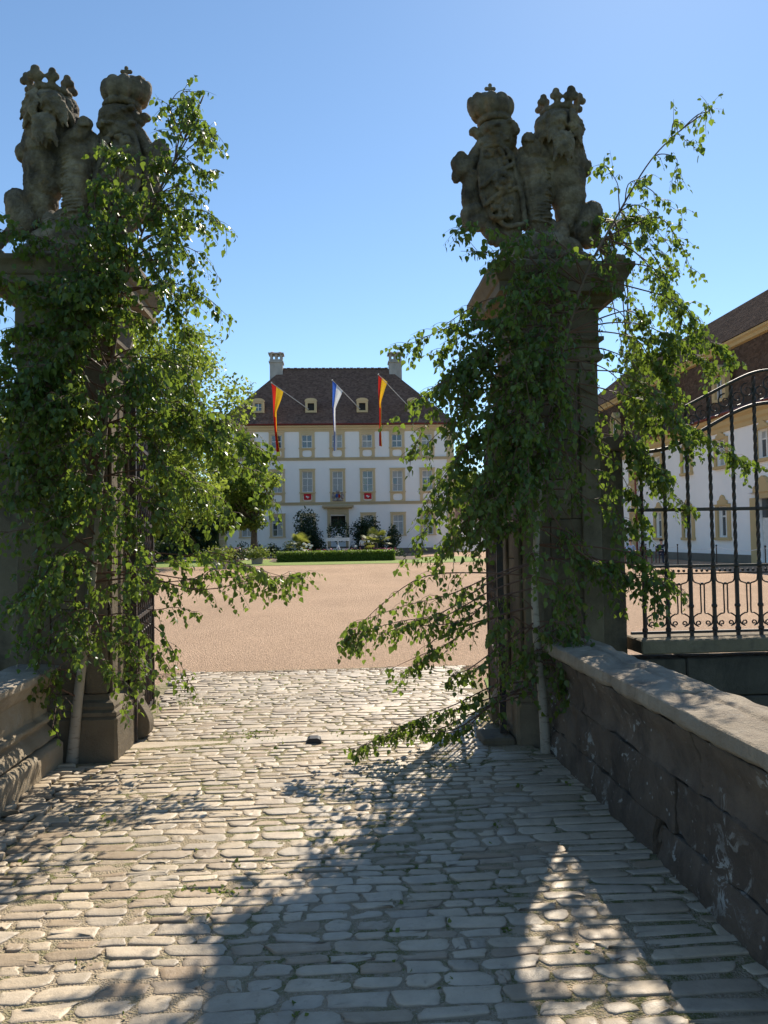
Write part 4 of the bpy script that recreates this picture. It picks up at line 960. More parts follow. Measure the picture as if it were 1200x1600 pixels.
def bay_scroll():
    m = MB(); y = 0; r = .0065
    for s in (-1, 1):
        m.tube(poly_smooth([(s * .016, y, 1.17), (s * .016, y, 1.05), (s * .016, y, .935), (s * .04, y, .925), (s * .078, y, .90), (s * .082, y, .865), (s * .07, y, .835), (s * .045, y, .825)], 4), r, 5)
        m.tube(spiral(s * .038, .845, .026, .006, 1.2, -pi / 2, y, 14, s), r, 5)
        m.tube(poly_smooth([(s * .016, y, 1.17), (s * .03, y, 1.178), (s * .065, y, 1.19), (s * .08, y, 1.22), (s * .083, y, 1.30)], 4), r, 5)
        m.ball((s * .045, y, 1.285), (.013, .013, .013), 8, 5)
    m.tube([(-.085, y, 1.262), (.085, y, 1.262)], .006, 5); m.ball((0, y, 1.285), (.013, .013, .013), 8, 5); m.ball((0, y, 1.175), (.014, .012, .012), 8, 5)
    return m.mesh('scroll_panel', M['iron'])
bs = bay_scroll()
for x in XB[:-1]: link('scroll_panel', bs, fence, (x + .1 - 2.35, 0, -.74))
for x in XB[2:-1]:
    za, zb = wave(x + .1, W1), wave(x + .1, W2)
    if zb - za < .12: continue
    h_ = (zb - za) / 2; m = MB().tube(spiral(x + .055, za + h_ * .75, h_ * .5, .01, 1.4, -pi / 2, FYp, 18, 1), .0065, 5).tube(spiral(x + .145, za + h_ * 1.2, h_ * .5, .01, 1.4, pi / 2, FYp, 18, 1), .0065, 5)
    m.build('crest_scroll', M['iron'], fence)
def gate_leaf(label, a, b, H):
    a, b = Vector((*a, 0)), Vector((*b, 0)); d = (b - a); L = d.length; d.normalize()
    root = thing('gate_leaf', label, 'gate', (a.x, a.y, 0), 'open iron gate leaves'); ang = atan2(d.y, d.x); root.rotation_euler = (0, 0, ang)
    def B(m, n): return link(n, m.mesh(n, M['iron']), root)
    B(MB().box(-.025, .025, -.025, .025, .03, H), 'hinge_post'); B(MB().box(L - .05, L, -.022, .022, .05, H - .25), 'lock_post')
    for z in (.1, .62, .98, 1.75, H - .45): B(MB().box(.026, L - .051, -.013, .013, z - .014, z + .014), 'rail')
    n = 9
    for k in range(1, n):
        x = L * k / n; zt = H - .18 - .22 * (x / L)
        B(MB().tube([(x, 0, 1.0 + (zt - 1.0) * q / 40) for q in range(41)], .012, 4, .42).tube([(x, 0, .1), (x, 0, 1.0)], .011, 6), 'twisted_bar')
    for k in range(n):
        x = L * (k + .5) / n; m = MB()
        for z0_, h_ in ((.62, .36), (.12, .48), (H - .44, .2)):
            m.tube(spiral(x - .025, z0_ + h_ * .3, .045, .008, 1.3, pi / 2, 0, 14, 1), .006, 5).tube(spiral(x + .025, z0_ + h_ * .7, .045, .008, 1.3, -pi / 2, 0, 14, 1), .006, 5)
        m.tube([(x, 0, 1.0), (x, 0, 1.74)], .005, 5); B(m, 'scroll')['kind'] = 'stuff'
    B(MB().tube(poly_smooth([(0, 0, H), (L * .3, 0, H + .05), (L * .6, 0, H - .1), (L, 0, H - .28)], 5), .014, 6), 'top_rail')
    return root
gate_leaf('open iron gate leaf at the left pillar, seen along its length', (-1.62, 6.22), (-1.78, 7.5), 2.85)
gate_leaf('open iron gate leaf at the right pillar, seen nearly edge-on', (1.27, 5.98), (1.45, 7.36), 2.85)
stone_h = thing('hinge_stone', 'low hinge stone under the right gate leaf', 'stone', (1.19, 5.95, 0)); stone_box('stone', 1.08, 1.33, 5.80, 6.12, -.02, .07, M['plinth'], stone_h, bev=.015)

# ================================================================== cut birches tied to the pillars
def leaf_single():
    me = raw_mesh('leaf', LEAF_V, LEAF_F, M['birch_leaf'], smooth=False)
    a = me.attributes.new('tone', 'FLOAT', 'POINT'); a.data.foreach_set('value', [0.0] * len(LEAF_V)); return me
LEAF1 = leaf_single()
def birch(label, trunk_px, groups, seed, r_base, tie):
    r = random.Random(seed); base = at(*trunk_px[0]); base.z = 0.0
    root = thing('birch_tree', label, 'tree', base)
    tp = poly_smooth([at(*p) for p in trunk_px], 6); tp[0].z = 0.0; n = len(tp)
    MB().tube(tp, [r_base * max(0.12, (1 - (i / (n - 1)) ** 0.62)) for i in range(n)], 9).build('trunk', M['bark'], root, True)
    LP = []; LD = []
    for (ti, end, via, cnt, jit, tw_n, tw_len, dens, droop) in groups:
        for c in range(cnt):
            a = tp[min(n - 2, max(0, int(ti * (n - 1) + r.uniform(-.02, .02) * n)))]
            e = at(end[0] + r.gauss(0, jit), end[1] + r.gauss(0, jit), end[2] + r.gauss(0, 0.10))
            if e.y > 5.66 and abs(e.x) > 1.2 and e.z < 3.9 and ((1.25 < e.x < 2.5) or (-2.75 < e.x < -1.5)): e.y = r.uniform(5.35, 5.76)
            if e.z < 0.12: e.z = 0.12
            mid = at(*via) if via else a.lerp(e, 0.55) + Vector((0, 0, 0.10 + 0.10 * (e - a).length))
            jm = .11 if via else .06; mid += Vector((r.gauss(0, jm), r.gauss(0, jm), r.gauss(0, jm * .8))); q1 = a.lerp(mid, .5) + Vector((r.gauss(0, .035), r.gauss(0, .035), .03)); q2 = mid.lerp(e, .5) + Vector((r.gauss(0, .035), r.gauss(0, .035), .03))
            br = poly_smooth([a, q1, mid, q2, e], 4); L = sum((br[i + 1] - br[i]).length for i in range(len(br) - 1)); k = len(br)
            m = MB().tube(br, [0.0072 * (1 - 0.8 * i / (k - 1)) * min(1.0, 0.5 + L * .5) for i in range(k)], 5)
            nt = max(4, int(tw_n * L / 0.052)); n0, culled = len(LP), 0
            for q in range(nt):
                f = r.uniform(0.18, 1.0) ** 0.8; idx = f * (k - 1); i0 = min(int(idx), k - 2); p = br[i0].lerp(br[i0 + 1], idx - i0)
                dirn = (br[i0 + 1] - br[i0]).normalized(); tl = tw_len * r.uniform(0.45, 1.25) * (1.0 - 0.25 * f)
                side = Vector((r.gauss(0, 1), r.gauss(0, 1) * 1.1, r.gauss(0, .5))); side -= dirn * side.dot(dirn); side.normalize()
                d0 = (dirn * 0.7 + side * 0.8 + Vector((0, 0, 0.12))).normalized(); pts = [p]; cur = p.copy(); dd = d0.copy()
                for s_ in range(5):
                    dd = (dd + Vector((0, 0, -droop)) * 0.28).normalized(); cur = cur + dd * tl / 5; pts.append(cur.copy())
                if any(1.40 < z.x < 2.32 and z.y > 5.84 and z.z < 3.6 for z in pts) or any(-2.6 < z.x < -1.68 and z.y > 5.76 and z.z < 3.6 for z in pts): continue
                sh = [(z.x - z.z * 0.4586, z.y - z.z * 0.9529) for z in (pts[1], pts[3], pts[5])]
                if label.endswith('right gate pillar'):
                    inw = [(gx, gy) for gx, gy in sh if 2.35 < gy < 4.0 and 0.40 + (gy - 2.56) * .481 < gx < 1.14]
                    if inw:
                        gx, gy = inw[0]; xl_ = 0.40 + (gy - 2.56) * .481
                        if r.random() < (.93 if gx < xl_ + .55 * (1.14 - xl_) and gy < 3.4 else .72): culled += 1; continue
                m.tube([pts[0], pts[2], pts[3], pts[5]], [.0022, .0018, .0014, .0008], 3)
                nl = max(2, int(dens * tl / 0.025))
                for j in range(nl):
                    g = (j + 0.4 + r.uniform(-.3, .3)) / nl * 5; g0 = min(int(max(g, 0)), 4); w_ = pts[g0].lerp(pts[g0 + 1], min(max(g - g0, 0), 1))
                    sd_ = Vector((r.gauss(0, 1), r.gauss(0, 1), 0)); sd_.normalize()
                    pet = sd_ * 0.014 + Vector((0, 0, -0.008))
                    LP.append(w_ + pet); LD.append(sd_ * r.uniform(.15, 1.0) + Vector((0, 0, -r.uniform(.5, 1.3))))
            if culled > .85 * nt:
                del LP[n0:]; del LD[n0:]; continue
            m.build('branch', M['twig'], root)
    LP = np.array([v[:] for v in LP]); LD = np.array([v[:] for v in LD]); N = len(LP)
    ok = LP[:, 2] > 0.035; LP = LP[ok]; LD = LD[ok]; N = len(LP)
    rg_ = np.random.default_rng(seed); Nn = rg_.normal(size=(N, 3)); Nn[:, 2] += 0.5
    S = 0.037 * (1 + 0.32 * rg_.normal(size=N)).clip(0.45, 1.75); Rm = leaf_frames(LD, Nn)
    org = np.array(base)
    # the 300 nearest leaves are pieces of their own
    key = S / LP[:, 1]; big = np.argsort(-key)[:300]; rest = np.setdiff1d(np.arange(N), big)
    for i in big:
        mt = Matrix(Rm[i].tolist()).to_4x4(); o = link('leaf', LEAF1, root); s_ = float(S[i])
        o.matrix_basis = Matrix.Translation(Vector(LP[i] - org)) @ mt @ Matrix.Diagonal((s_, s_, s_, 1))
    o = link('foliage', leaf_mesh('foliage', LP[rest] - org, Rm[rest], S[rest], M['birch_leaf']), root); o['kind'] = 'stuff'
    if tie:
        tpos = at(*tie); nearest = min(tp, key=lambda p: (p - tpos).length); ring = [nearest + Vector((.05 * cos(t), .05 * sin(t), .01 * sin(2 * t))) for t in np.linspace(0, 2 * pi, 14)]
        MB().tube(ring, .007, 6).tube([nearest + Vector((.04, .03, 0)), nearest + Vector((.22, .10, -.03)), nearest + Vector((.36, .3, -.05))], .006, 6).build('binding_rope', M['twig'], root)
    print('BIRCH leaves', N)
    return root
TL = [(112, 1197, 5.70), (122, 1090, 5.66), (138, 960, 5.62), (149, 860, 5.60), (160, 720, 5.60), (176, 560, 5.58), (196, 440, 5.52), (236, 330, 5.52), (280, 235, 5.55), (318, 150, 5.6)]
GL = []
def G(lst, ti, end, via=None, cnt=2, jit=14, tw=1.0, tl=.26, dens=1.0, droop=.9): lst.append((ti, end, via, cnt, jit, tw, tl, dens, droop))
# upper crown in front of the sky
for ti, e in [(.80, (352, 290, 5.7)), (.85, (345, 235, 5.6)), (.88, (335, 195, 5.7)), (.92, (305, 170, 5.5)), (.78, (350, 350, 5.6)), (.74, (330, 380, 5.5)), (.72, (345, 440, 5.7)), (.68, (340, 500, 5.6)), (.70, (290, 430, 5.3)), (.76, (270, 330, 5.4)), (.82, (250, 260, 5.5)), (.84, (285, 250, 5.4)), (.78, (300, 350, 5.8)), (.72, (260, 400, 5.3)), (.74, (225, 320, 5.35)), (.70, (215, 240, 5.4)), (.70, (170, 330, 5.4)), (.66, (140, 360, 5.3)), (.9, (325, 220, 5.5)), (.8, (315, 300, 5.5)), (.72, (300, 480, 5.5)), (.66, (330, 545, 5.7))]:
    G(GL, ti, (e[0] - 18, e[1], e[2]), None, 2, 15, 1.1, .21, 1.1, .7)
for ti, e in [(.64, (80, 330, 5.3)), (.62, (40, 400, 5.4)), (.66, (150, 285, 5.4)), (.62, (95, 400, 5.3))]: G(GL, ti, e, None, 1, 8, .7, .2, .9, .6)
# mass in front of the pillar and over the court
for ti, e in [(.58, (60, 470, 5.3)), (.56, (10, 520, 5.3)), (.58, (30, 450, 5.3)), (.56, (80, 500, 5.25)), (.6, (130, 430, 5.3)), (.62, (190, 380, 5.3)), (.64, (170, 440, 5.3)), (.5, (20, 640, 5.2)), (.46, (90, 690, 5.2)), (.52, (20, 600, 5.2)), (.5, (60, 560, 5.2)), (.48, (0, 680, 5.2)), (.46, (50, 700, 5.2)), (.44, (100, 640, 5.2)), (.42, (20, 770, 5.2)), (.4, (70, 800, 5.2)), (.36, (30, 860, 5.2)), (.34, (80, 900, 5.2)), (.45, (120, 740, 5.2)), (.52, (110, 540, 5.3)), (.56, (140, 480, 5.3)), (.4, (130, 830, 5.2)), (.5, (170, 640, 5.2)), (.3, (60, 960, 5.2)), (.48, (-30, 600, 5.2)), (.4, (-20, 740, 5.2))]:
    G(GL, ti, e, None, 3, 34, 1.4, .25, 1.1, .7)
for ti, e in [(.6, (260, 560, 5.5)), (.56, (300, 620, 5.5)), (.54, (250, 650, 5.3)), (.52, (340, 690, 5.6)), (.5, (290, 720, 5.4)), (.46, (240, 760, 5.3)), (.46, (380, 720, 5.7)), (.44, (330, 790, 5.6)), (.42, (270, 830, 5.4)), (.48, (415, 790, 5.8)), (.5, (395, 730, 5.7)), (.4, (230, 860, 5.3)), (.44, (370, 820, 5.7)), (.42, (310, 850, 5.5)), (.55, (215, 600, 5.3)), (.47, (210, 720, 5.3)), (.38, (250, 880, 5.4)), (.58, (230, 520, 5.4)), (.5, (320, 650, 5.6))]:
    G(GL, ti, e, None, 1, 14, 1.9, .27, 1.0, .95)
G(GL, .30, (445, 905, 5.9), (300, 897, 5.75), 3, 9, .95, .26, 1.0, 1.3); G(GL, .28, (400, 915, 5.8), (270, 915, 5.7), 2, 9, .9, .24, 1.0, 1.4); G(GL, .26, (300, 960, 5.7), (235, 940, 5.6), 1, 8, .7, .22, .9, 1.3)
for ti, e in [(.22, (280, 1070, 5.6)), (.2, (235, 1020, 5.5)), (.2, (60, 1030, 5.3)), (.18, (110, 1060, 5.3)), (.2, (170, 1010, 5.3)), (.16, (190, 1090, 5.4)), (.24, (200, 960, 5.3)), (.22, (130, 1000, 5.2)), (.14, (90, 1100, 5.4)), (.25, (50, 990, 5.3)), (.2, (220, 1060, 5.5))]:
    G(GL, ti, e, None, 2, 18, .95, .21, .9, .8)
birch('leafy cut birch tied upright against the left gate pillar', TL, GL, 21, .046, (150, 872, 5.6))
TR = [(854, 1182, 5.58), (847, 1080, 5.56), (838, 985, 5.55), (836, 900, 5.55), (846, 740, 5.55), (868, 610, 5.52), (886, 520, 5.5), (915, 430, 5.45), (960, 345, 5.45), (1010, 260, 5.5), (1050, 215, 5.5), (1095, 180, 5.55)]
GR = []
# shoot against the sky on the right: open and sparse
for ti, e in [(.74, (955, 270, 5.5)), (.78, (1000, 290, 5.5)), (.84, (1060, 270, 5.5)), (.80, (1070, 330, 5.5)), (.90, (1080, 225, 5.5)), (.76, (1050, 380, 5.45)), (.72, (1075, 410, 5.5)), (.74, (1000, 380, 5.4)), (.70, (1050, 460, 5.5)), (.68, (1070, 490, 5.5)), (.7, (1000, 450, 5.4)), (.66, (1020, 530, 5.9)), (.72, (960, 400, 5.4)), (.66, (1060, 540, 6.0)), (.93, (1088, 190, 5.5))]:
    G(GR, ti, e, None, 1, 9, 1.0, .2, 1.0, .75)
for ti, e in [(.62, (1150, 575, 6.15)), (.56, (1100, 600, 6.15)), (.54, (1060, 620, 6.15)), (.5, (1150, 730, 6.15)), (.5, (1080, 690, 6.15)), (.48, (1040, 740, 6.15)), (.44, (1060, 790, 6.15)), (.6, (1020, 580, 6.15)), (.52, (1010, 660, 6.15)), (.46, (1000, 760, 6.15)), (.56, (1050, 560, 6.15)), (.44, (1020, 820, 6.15))]:
    G(GR, ti, e, None, 1, 10, 2.6, .25, 1.1, 1.0)
G(GR, .33, (1060, 900, 5.35), (960, 880, 5.35), 3, 12, 1.0, .25, 1.0, 1.3); G(GR, .30, (1040, 950, 5.3), (960, 905, 5.3), 2, 12, .9, .22, 1.0, 1.3)
for ti, e in [(.72, (985, 520, 6.9)), (.72, (1010, 600, 6.9)), (.70, (985, 660, 6.9)), (.74, (1000, 450, 7.1)), (.74, (1030, 520, 7.1)), (.72, (1045, 430, 6.9)), (.7, (990, 580, 6.8)), (.72, (965, 440, 6.9)), (.7, (1000, 720, 6.9))]:
    G(GR, ti, e, None, 1, 10, 2.0, .25, 1.05, .9)
# over the pillar front
for ti, e in [(.62, (760, 400, 5.45)), (.6, (735, 385, 5.5)), (.6, (770, 560, 5.4)), (.62, (800, 450, 5.4)), (.58, (860, 480, 5.2)), (.6, (830, 500, 5.25)), (.6, (920, 480, 5.8)), (.58, (945, 545, 5.8)), (.54, (900, 610, 5.8)), (.5, (940, 660, 5.8)), (.46, (905, 720, 5.8)), (.42, (940, 790, 5.8)), (.38, (900, 850, 5.8)), (.34, (935, 900, 5.8)), (.48, (850, 700, 5.7)), (.56, (850, 560, 5.2)), (.5, (870, 640, 5.15)), (.44, (860, 760, 5.15)), (.62, (880, 430, 5.3)), (.54, (820, 560, 5.2)), (.5, (840, 650, 5.15)), (.46, (880, 720, 5.15)), (.44, (810, 740, 5.15)), (.4, (860, 810, 5.15)), (.38, (800, 850, 5.2)), (.5, (790, 640, 5.3)), (.3, (860, 930, 5.2)), (.46, (830, 690, 5.1)), (.26, (900, 990, 5.2))]:
    G(GR, ti, e, None, 2, 24, 1.05, .23, 1.0, .6)
# left mass towards the gateway
for ti, e in [(.56, (625, 525, 5.75)), (.55, (690, 570, 5.7)), (.52, (660, 640, 5.7)), (.52, (720, 620, 5.5)), (.5, (650, 690, 5.7)), (.48, (700, 700, 5.5)), (.46, (650, 745, 5.7)), (.46, (740, 720, 5.4)), (.44, (680, 780, 5.6)), (.42, (660, 810, 5.6)), (.42, (730, 800, 5.4)), (.4, (700, 840, 5.5)), (.38, (760, 850, 5.3)), (.36, (690, 870, 5.5)), (.5, (745, 660, 5.4)), (.54, (745, 590, 5.5)), (.58, (755, 530, 5.5)), (.34, (640, 880, 5.7)), (.34, (730, 880, 5.5)), (.44, (770, 770, 5.35)), (.4, (780, 830, 5.3))]:
    G(GR, ti, e, None, 2, 16, 1.25, .23, 1.0, .65)
G(GR, .30, (545, 975, 5.8), (680, 925, 5.7), 3, 10, .95, .25, .95, 1.3); G(GR, .28, (580, 1000, 5.75), (700, 960, 5.65), 2, 12, .9, .24, .9, 1.3); G(GR, .22, (620, 1040, 5.75), (710, 1010, 5.65), 2, 10, .8, .22, .85, 1.2); G(GR, .20, (700, 1070, 5.65), (760, 1040, 5.6), 2, 10, .8, .2, .85, 1.2)
G(GR, .10, (560, 1168, 5.45), (700, 1131, 5.55), 3, 7, 1.2, .13, 1.0, .9); G(GR, .09, (600, 1150, 5.5), (720, 1133, 5.55), 2, 6, 1.0, .12, 1.0, .8)
for ti, e in [(.16, (900, 1060, 5.2)), (.18, (930, 1030, 5.3)), (.14, (880, 1100, 5.3)), (.14, (830, 1080, 5.3)), (.18, (800, 1050, 5.4)), (.2, (870, 1020, 5.2)), (.12, (910, 1090, 5.3)), (.16, (775, 1100, 5.5)), (.2, (760, 1000, 5.5))]:
    G(GR, ti, e, None, 2, 12, 1.0, .2, .95, 1.0)
birch('leafy cut birch tied upright against the right gate pillar', TR, GR, 33, .044, None)

# ================================================================== trees and planting of the court
def big_tree(name, label, base, trunk_h, crown_c, crown_r, nclump, per, size, mat, seed, group=None):
    r = np.random.default_rng(seed); rr = random.Random(seed); base = Vector(base); root = thing(name, label, 'tree', base, group)
    m = MB().tube(poly_smooth([base, base + Vector((.1, .1, trunk_h * .5)), base + Vector((.15, 0, trunk_h))], 4), [.34 * (1 - .4 * i / 8) for i in range(9)], 8)
    cc = Vector(crown_c); P = []
    for k in range(nclump):
        d = r.normal(size=3); d /= np.linalg.norm(d); q = 0.35 + 0.62 * r.random() ** 0.6
        c = np.array(cc) + d * np.array(crown_r) * q; cr = (0.20 + 0.16 * r.random()) * min(crown_r)
        if k % 3 == 0: m.tube([base + Vector((.15, 0, trunk_h)), base.lerp(Vector(c), .6) + Vector((0, 0, trunk_h * .3)), Vector(c)], [.12, .07, .02], 5)
        pts = r.normal(size=(per, 3)); pts /= np.linalg.norm(pts, axis=1, keepdims=True); pts *= (r.random(per) ** 0.45)[:, None] * cr * np.array([1.15, 1.15, .8]); P.append(c + pts)
    m.build('trunk', M['trunk'], root); foliage('crown', np.concatenate(P), size, mat, root, jit=.3); return root
big_tree('lime_tree', 'tall leafy lime tree standing left of the gravel court', (-11.8, 47, 0), 3.5, (-11.6, 47, 8.2), (6.4, 5.0, 6.6), 150, 330, .22, M['lime_leaf'], 5)
big_tree('lime_tree', 'broad lime tree shading the left end of the palace', (-7.2, 66, 0), 3.2, (-8.3, 66, 5.8), (3.4, 3.2, 3.8), 70, 260, .24, M['lime_leaf'], 6)
big_tree('lime_tree', 'dark lime tree deep in the shade behind the left gate', (-23, 62, 0), 4, (-22, 62, 8), (6.5, 6, 6.5), 80, 260, .3, M['lime_leaf'], 8)
big_tree('garden_tree', 'green tree beyond the link building at the right', (17.5, 104, 0), 3, (17.5, 104, 6.0), (5, 5, 4.6), 60, 220, .34, M['lime_leaf'], 9)
def shrub(name, label, c, rad, n, size, mat, group=None, cat='shrub'):
    root = thing(name, label, cat, (c[0], c[1], 0), group); rr = random.Random(n + int(c[0] * 10))
    m = MB()
    for k in range(5): a = rr.uniform(0, 6.28); m.tube([(c[0], c[1], 0), (c[0] + rad[0] * .3 * cos(a), c[1] + rad[1] * .3 * sin(a), c[2] * .7), (c[0] + rad[0] * .6 * cos(a), c[1] + rad[1] * .6 * sin(a), c[2] * 1.1)], [.05, .035, .012], 5)
    m.build('stems', M['trunk'], root); P = rng.normal(size=(n, 3)); P /= np.linalg.norm(P, axis=1, keepdims=True)
    lobes = rng.normal(size=(9, 3)) * .42; lobes[:, 2] *= .9; lr = rng.uniform(.45, .68, 9); k_ = rng.integers(0, 9, n); P = (P * (rng.random(n) ** .4 * lr[k_])[:, None] + lobes[k_]) * np.array(rad) + np.array(c); P = P[P[:, 2] > .03]
    foliage('leaves', P, size, mat, root); return root
th = thing('tall_hedge', 'tall dark hedge closing the court left of the palace', 'hedge', (-27, 80, 0))
foliage('leaves', np.column_stack([rng.uniform(-45, -12.25, 14000), 80 + rng.normal(0, .5, 14000), 4.6 * rng.random(14000) ** .8]), .32, M['dark_leaf'], th)
link('hedge_body', rough_up(MB().box(-45, -12.22, 80.0, 81.5, 0, 4.5).mesh('hedge_body', M['terrain'], ORG[th.name]), 1, .1, .2, .5, 2), th)
shrub('oleander_bush', 'big dark bush left of the palace door', (-2.7, 74, 1.85), (1.95, 1.4, 2.1), 6500, .16, M['dark_leaf'])
shrub('oleander_bush', 'big dark bush right of the palace door', (2.9, 74, 1.85), (1.95, 1.4, 2.1), 6500, .16, M['dark_leaf'])
shrub('oleander_bush', 'smaller dark bush at the far right of the flower bed', (5.1, 73, 1.2), (.9, .9, 1.3), 1600, .15, M['dark_leaf'])
for i, (x, lab) in enumerate(((-7.6, 'low dark shrub under the lime by the palace wall'), (-5.6, 'round dark shrub between the potted plants and the hedge'), (-4.0, 'purple-tinged low shrub at the left end of the hedge'))):
    shrub('low_shrub', lab, (x, 70 - i * 2, .65), (.85, .7, .75), 1000, .13, M['dark_leaf'])
for i, (x, y_, h_, w_, lab) in enumerate(((-17.5, 60, 1.6, 2.2, 'dark shrub in the shade behind the left gate leaf'), (-14.2, 62, 1.3, 2.0, 'dark shrub under the lime, left of the planters'), (-20.5, 58, 1.5, 2.0, 'dark shrub at the far left end of the court'))):
    shrub('shade_shrub', lab, (x, y_, h_ * .6), (w_, 1.0, h_ * .8), 1800, .17, M['dark_leaf'])
# clipped box hedge
hr = thing('box_hedge', 'low clipped box hedge bordering the flower bed', 'hedge', (-.1, 55, 0)); P = []
hb = MB().box(-4.2, 4.0, 54.75, 55.65, 0, .66); link('hedge_body', rough_up(hb.mesh('hedge_body', M['terrain'], ORG[hr.name]), .25, .06, .03, 3, 2), hr)
for k in range(9000):
    q = R4.random(); x = R4.uniform(-4.28, 4.08)
    if q < .55: P.append((x, 54.70 + R4.gauss(0, .03), R4.uniform(.02, .72)))
    else: P.append((x, R4.uniform(54.7, 55.7), .70 + R4.gauss(0, .03)))
for k in range(700): P.append((R4.choice((-4.24, 4.04)) + R4.gauss(0, .03), R4.uniform(54.7, 55.7), R4.uniform(.02, .7)))
foliage('leaves', np.array(P), .085, M['hedge_leaf'], hr)
# flower bed behind the hedge
bed = tag(strip('flower_bed', [(-5, 56), (6, 56), (6.5, 70), (-5.5, 70)], .02, M['soil']), kind='structure')
P = np.array([(R4.uniform(-4.6, 5.0), R4.uniform(56.2, 61), R4.uniform(.3, .75)) for _ in range(2600)]); o = foliage('bedding_plants', P, .13, M['dark_leaf'], None); tag(o, 'green bedding plants behind the box hedge', 'plants', kind='stuff')
P = []
for k in range(34):
    x, y_ = R4.uniform(-2.2, 4.6), R4.uniform(56.5, 59)
    for j in range(8): P.append((x + R4.gauss(0, .07), y_ + R4.gauss(0, .07), .78 + R4.gauss(0, .06)))
o = foliage('pink_roses', np.array(P), .10, M['petal_pink'], None, up=1.0); tag(o, 'pink roses just above the box hedge', 'flowers', kind='stuff')
for i, (x, z_) in enumerate(((-2.55, 1.25), (-2.35, 1.05), (-2.15, 1.2), (-2.05, .95), (-2.7, .9), (-1.95, 1.1), (1.35, 1.0), (2.35, 1.35))):
    c = thing('white_rose', 'white rose bloom, one of the few standing above the hedge', 'flower', (x, 58.2, .2), 'white roses behind the hedge')
    MB().tube([(x, 58.2, .2), (x + .03, 58.2, z_)], .012, 5).build('stem', M['weed'], c); MB().ball((x, 58.18, z_), (.10, .10, .085), 8, 6).ball((x + .05, 58.14, z_ + .03), (.06, .06, .05), 8, 5).build('bloom', M['petal_white'], c)
# fan palms
def palm(label, x, y_, h_, rad, seed):
    r = random.Random(seed); root = thing('fan_palm', label, 'palm', (x, y_, 0), 'fan palms in the flower bed')
    MB().tube([(x, y_, 0), (x + .02, y_, h_ * .5), (x, y_, h_)], [.17, .15, .12], 9).build('trunk', M['trunk'], root)
    for k in range(26):
        az = r.uniform(0, 2 * pi); el = r.uniform(-.5, 1.35); L = rad * r.uniform(.45, .7)
        d = Vector((cos(az) * cos(el), sin(az) * cos(el), sin(el))); p0 = Vector((x, y_, h_)); p1 = p0 + d * L; m = MB().tube([p0, p1], .012, 4)
        side = d.cross(Vector((0, 0, 1))).normalized(); up = side.cross(d)
        for j in range(13):
            a = (j - 6) / 6 * 1.5; ld = d * cos(a) + side * sin(a); tip = p1 + ld * rad * .52 + Vector((0, 0, -.12 * rad)); md = p1 + ld * rad * .27; wv = (up * .0 + ld.cross(up).normalized()) * .035
            q = len(m.v); m.v += [p1, md + wv, tip, md - wv]; m.f.append((q, q + 1, q + 2, q + 3))
        m.build('frond', M['palm_leaf'], root)
palm('fan palm in the bed left of the white table', -2.95, 60, 1.05, 1.15, 1); palm('fan palm in the bed right of the white table', 3.0, 60, 1.25, 1.25, 2)
# potted plants on the lawn's edge
for i, (u, v, Y, w_, h_, lab) in enumerate(((344, 884, 44.5, .7, .48, 'square pale planter nearest the lime, with a spreading plant'), (364, 881, 47, .62, .46, 'square pale planter second from the lime, with low flowers'), (402, 878, 52, .66, .42, 'square pale planter nearest the hedge, with a leafy plant'))):
    p = at(u, v, Y); x = p.x; root = thing('planter', lab, 'planter', (x, Y, 0)); h2 = w_ / 2
    MB().ring([(-.02, 0), (0, .03), (.03, h_ - .08), (.06, h_ - .08), (.06, h_), (-.04, h_), (-.04, h_ - .1)], x - h2, x + h2, Y - h2, Y + h2).build('box', M['terracotta'], root)
    P = rng.normal(size=(700, 3)) * np.array([.42, .35, .2]) + np.array([x, Y, h_ + .32]); foliage('plant', P[P[:, 2] > h_ - .05], .14, M['weed'] if i != 1 else M['dark_leaf'], root)
    if i == 1:
        P = rng.normal(size=(160, 3)) * np.array([.4, .3, .12]) + np.array([x, Y, h_ + .5]); foliage('blossoms', P, .08, M['petal_pink'], root)
# garden bench-like plank between the planters
bn = thing('garden_bench', 'pale slatted bench in the shade beside the planters', 'bench', (-7.9, 53, 0))
for k in range(3): MB().box(-8.9, -6.9, 52.8 + k * .16, 52.93 + k * .16, .42, .46).build('seat_slat', M['terracotta'], bn)
for xx in (-8.75, -7.05):
    for yy in (52.83, 53.2): MB().box(xx - .03, xx + .03, yy, yy + .06, 0, .418).build('leg', M['wood'], bn)
for k in range(2): MB().box(-8.9, -6.9, 53.3, 53.34, .6 + k * .2, .72 + k * .2).build('back_slat', M['terracotta'], bn)
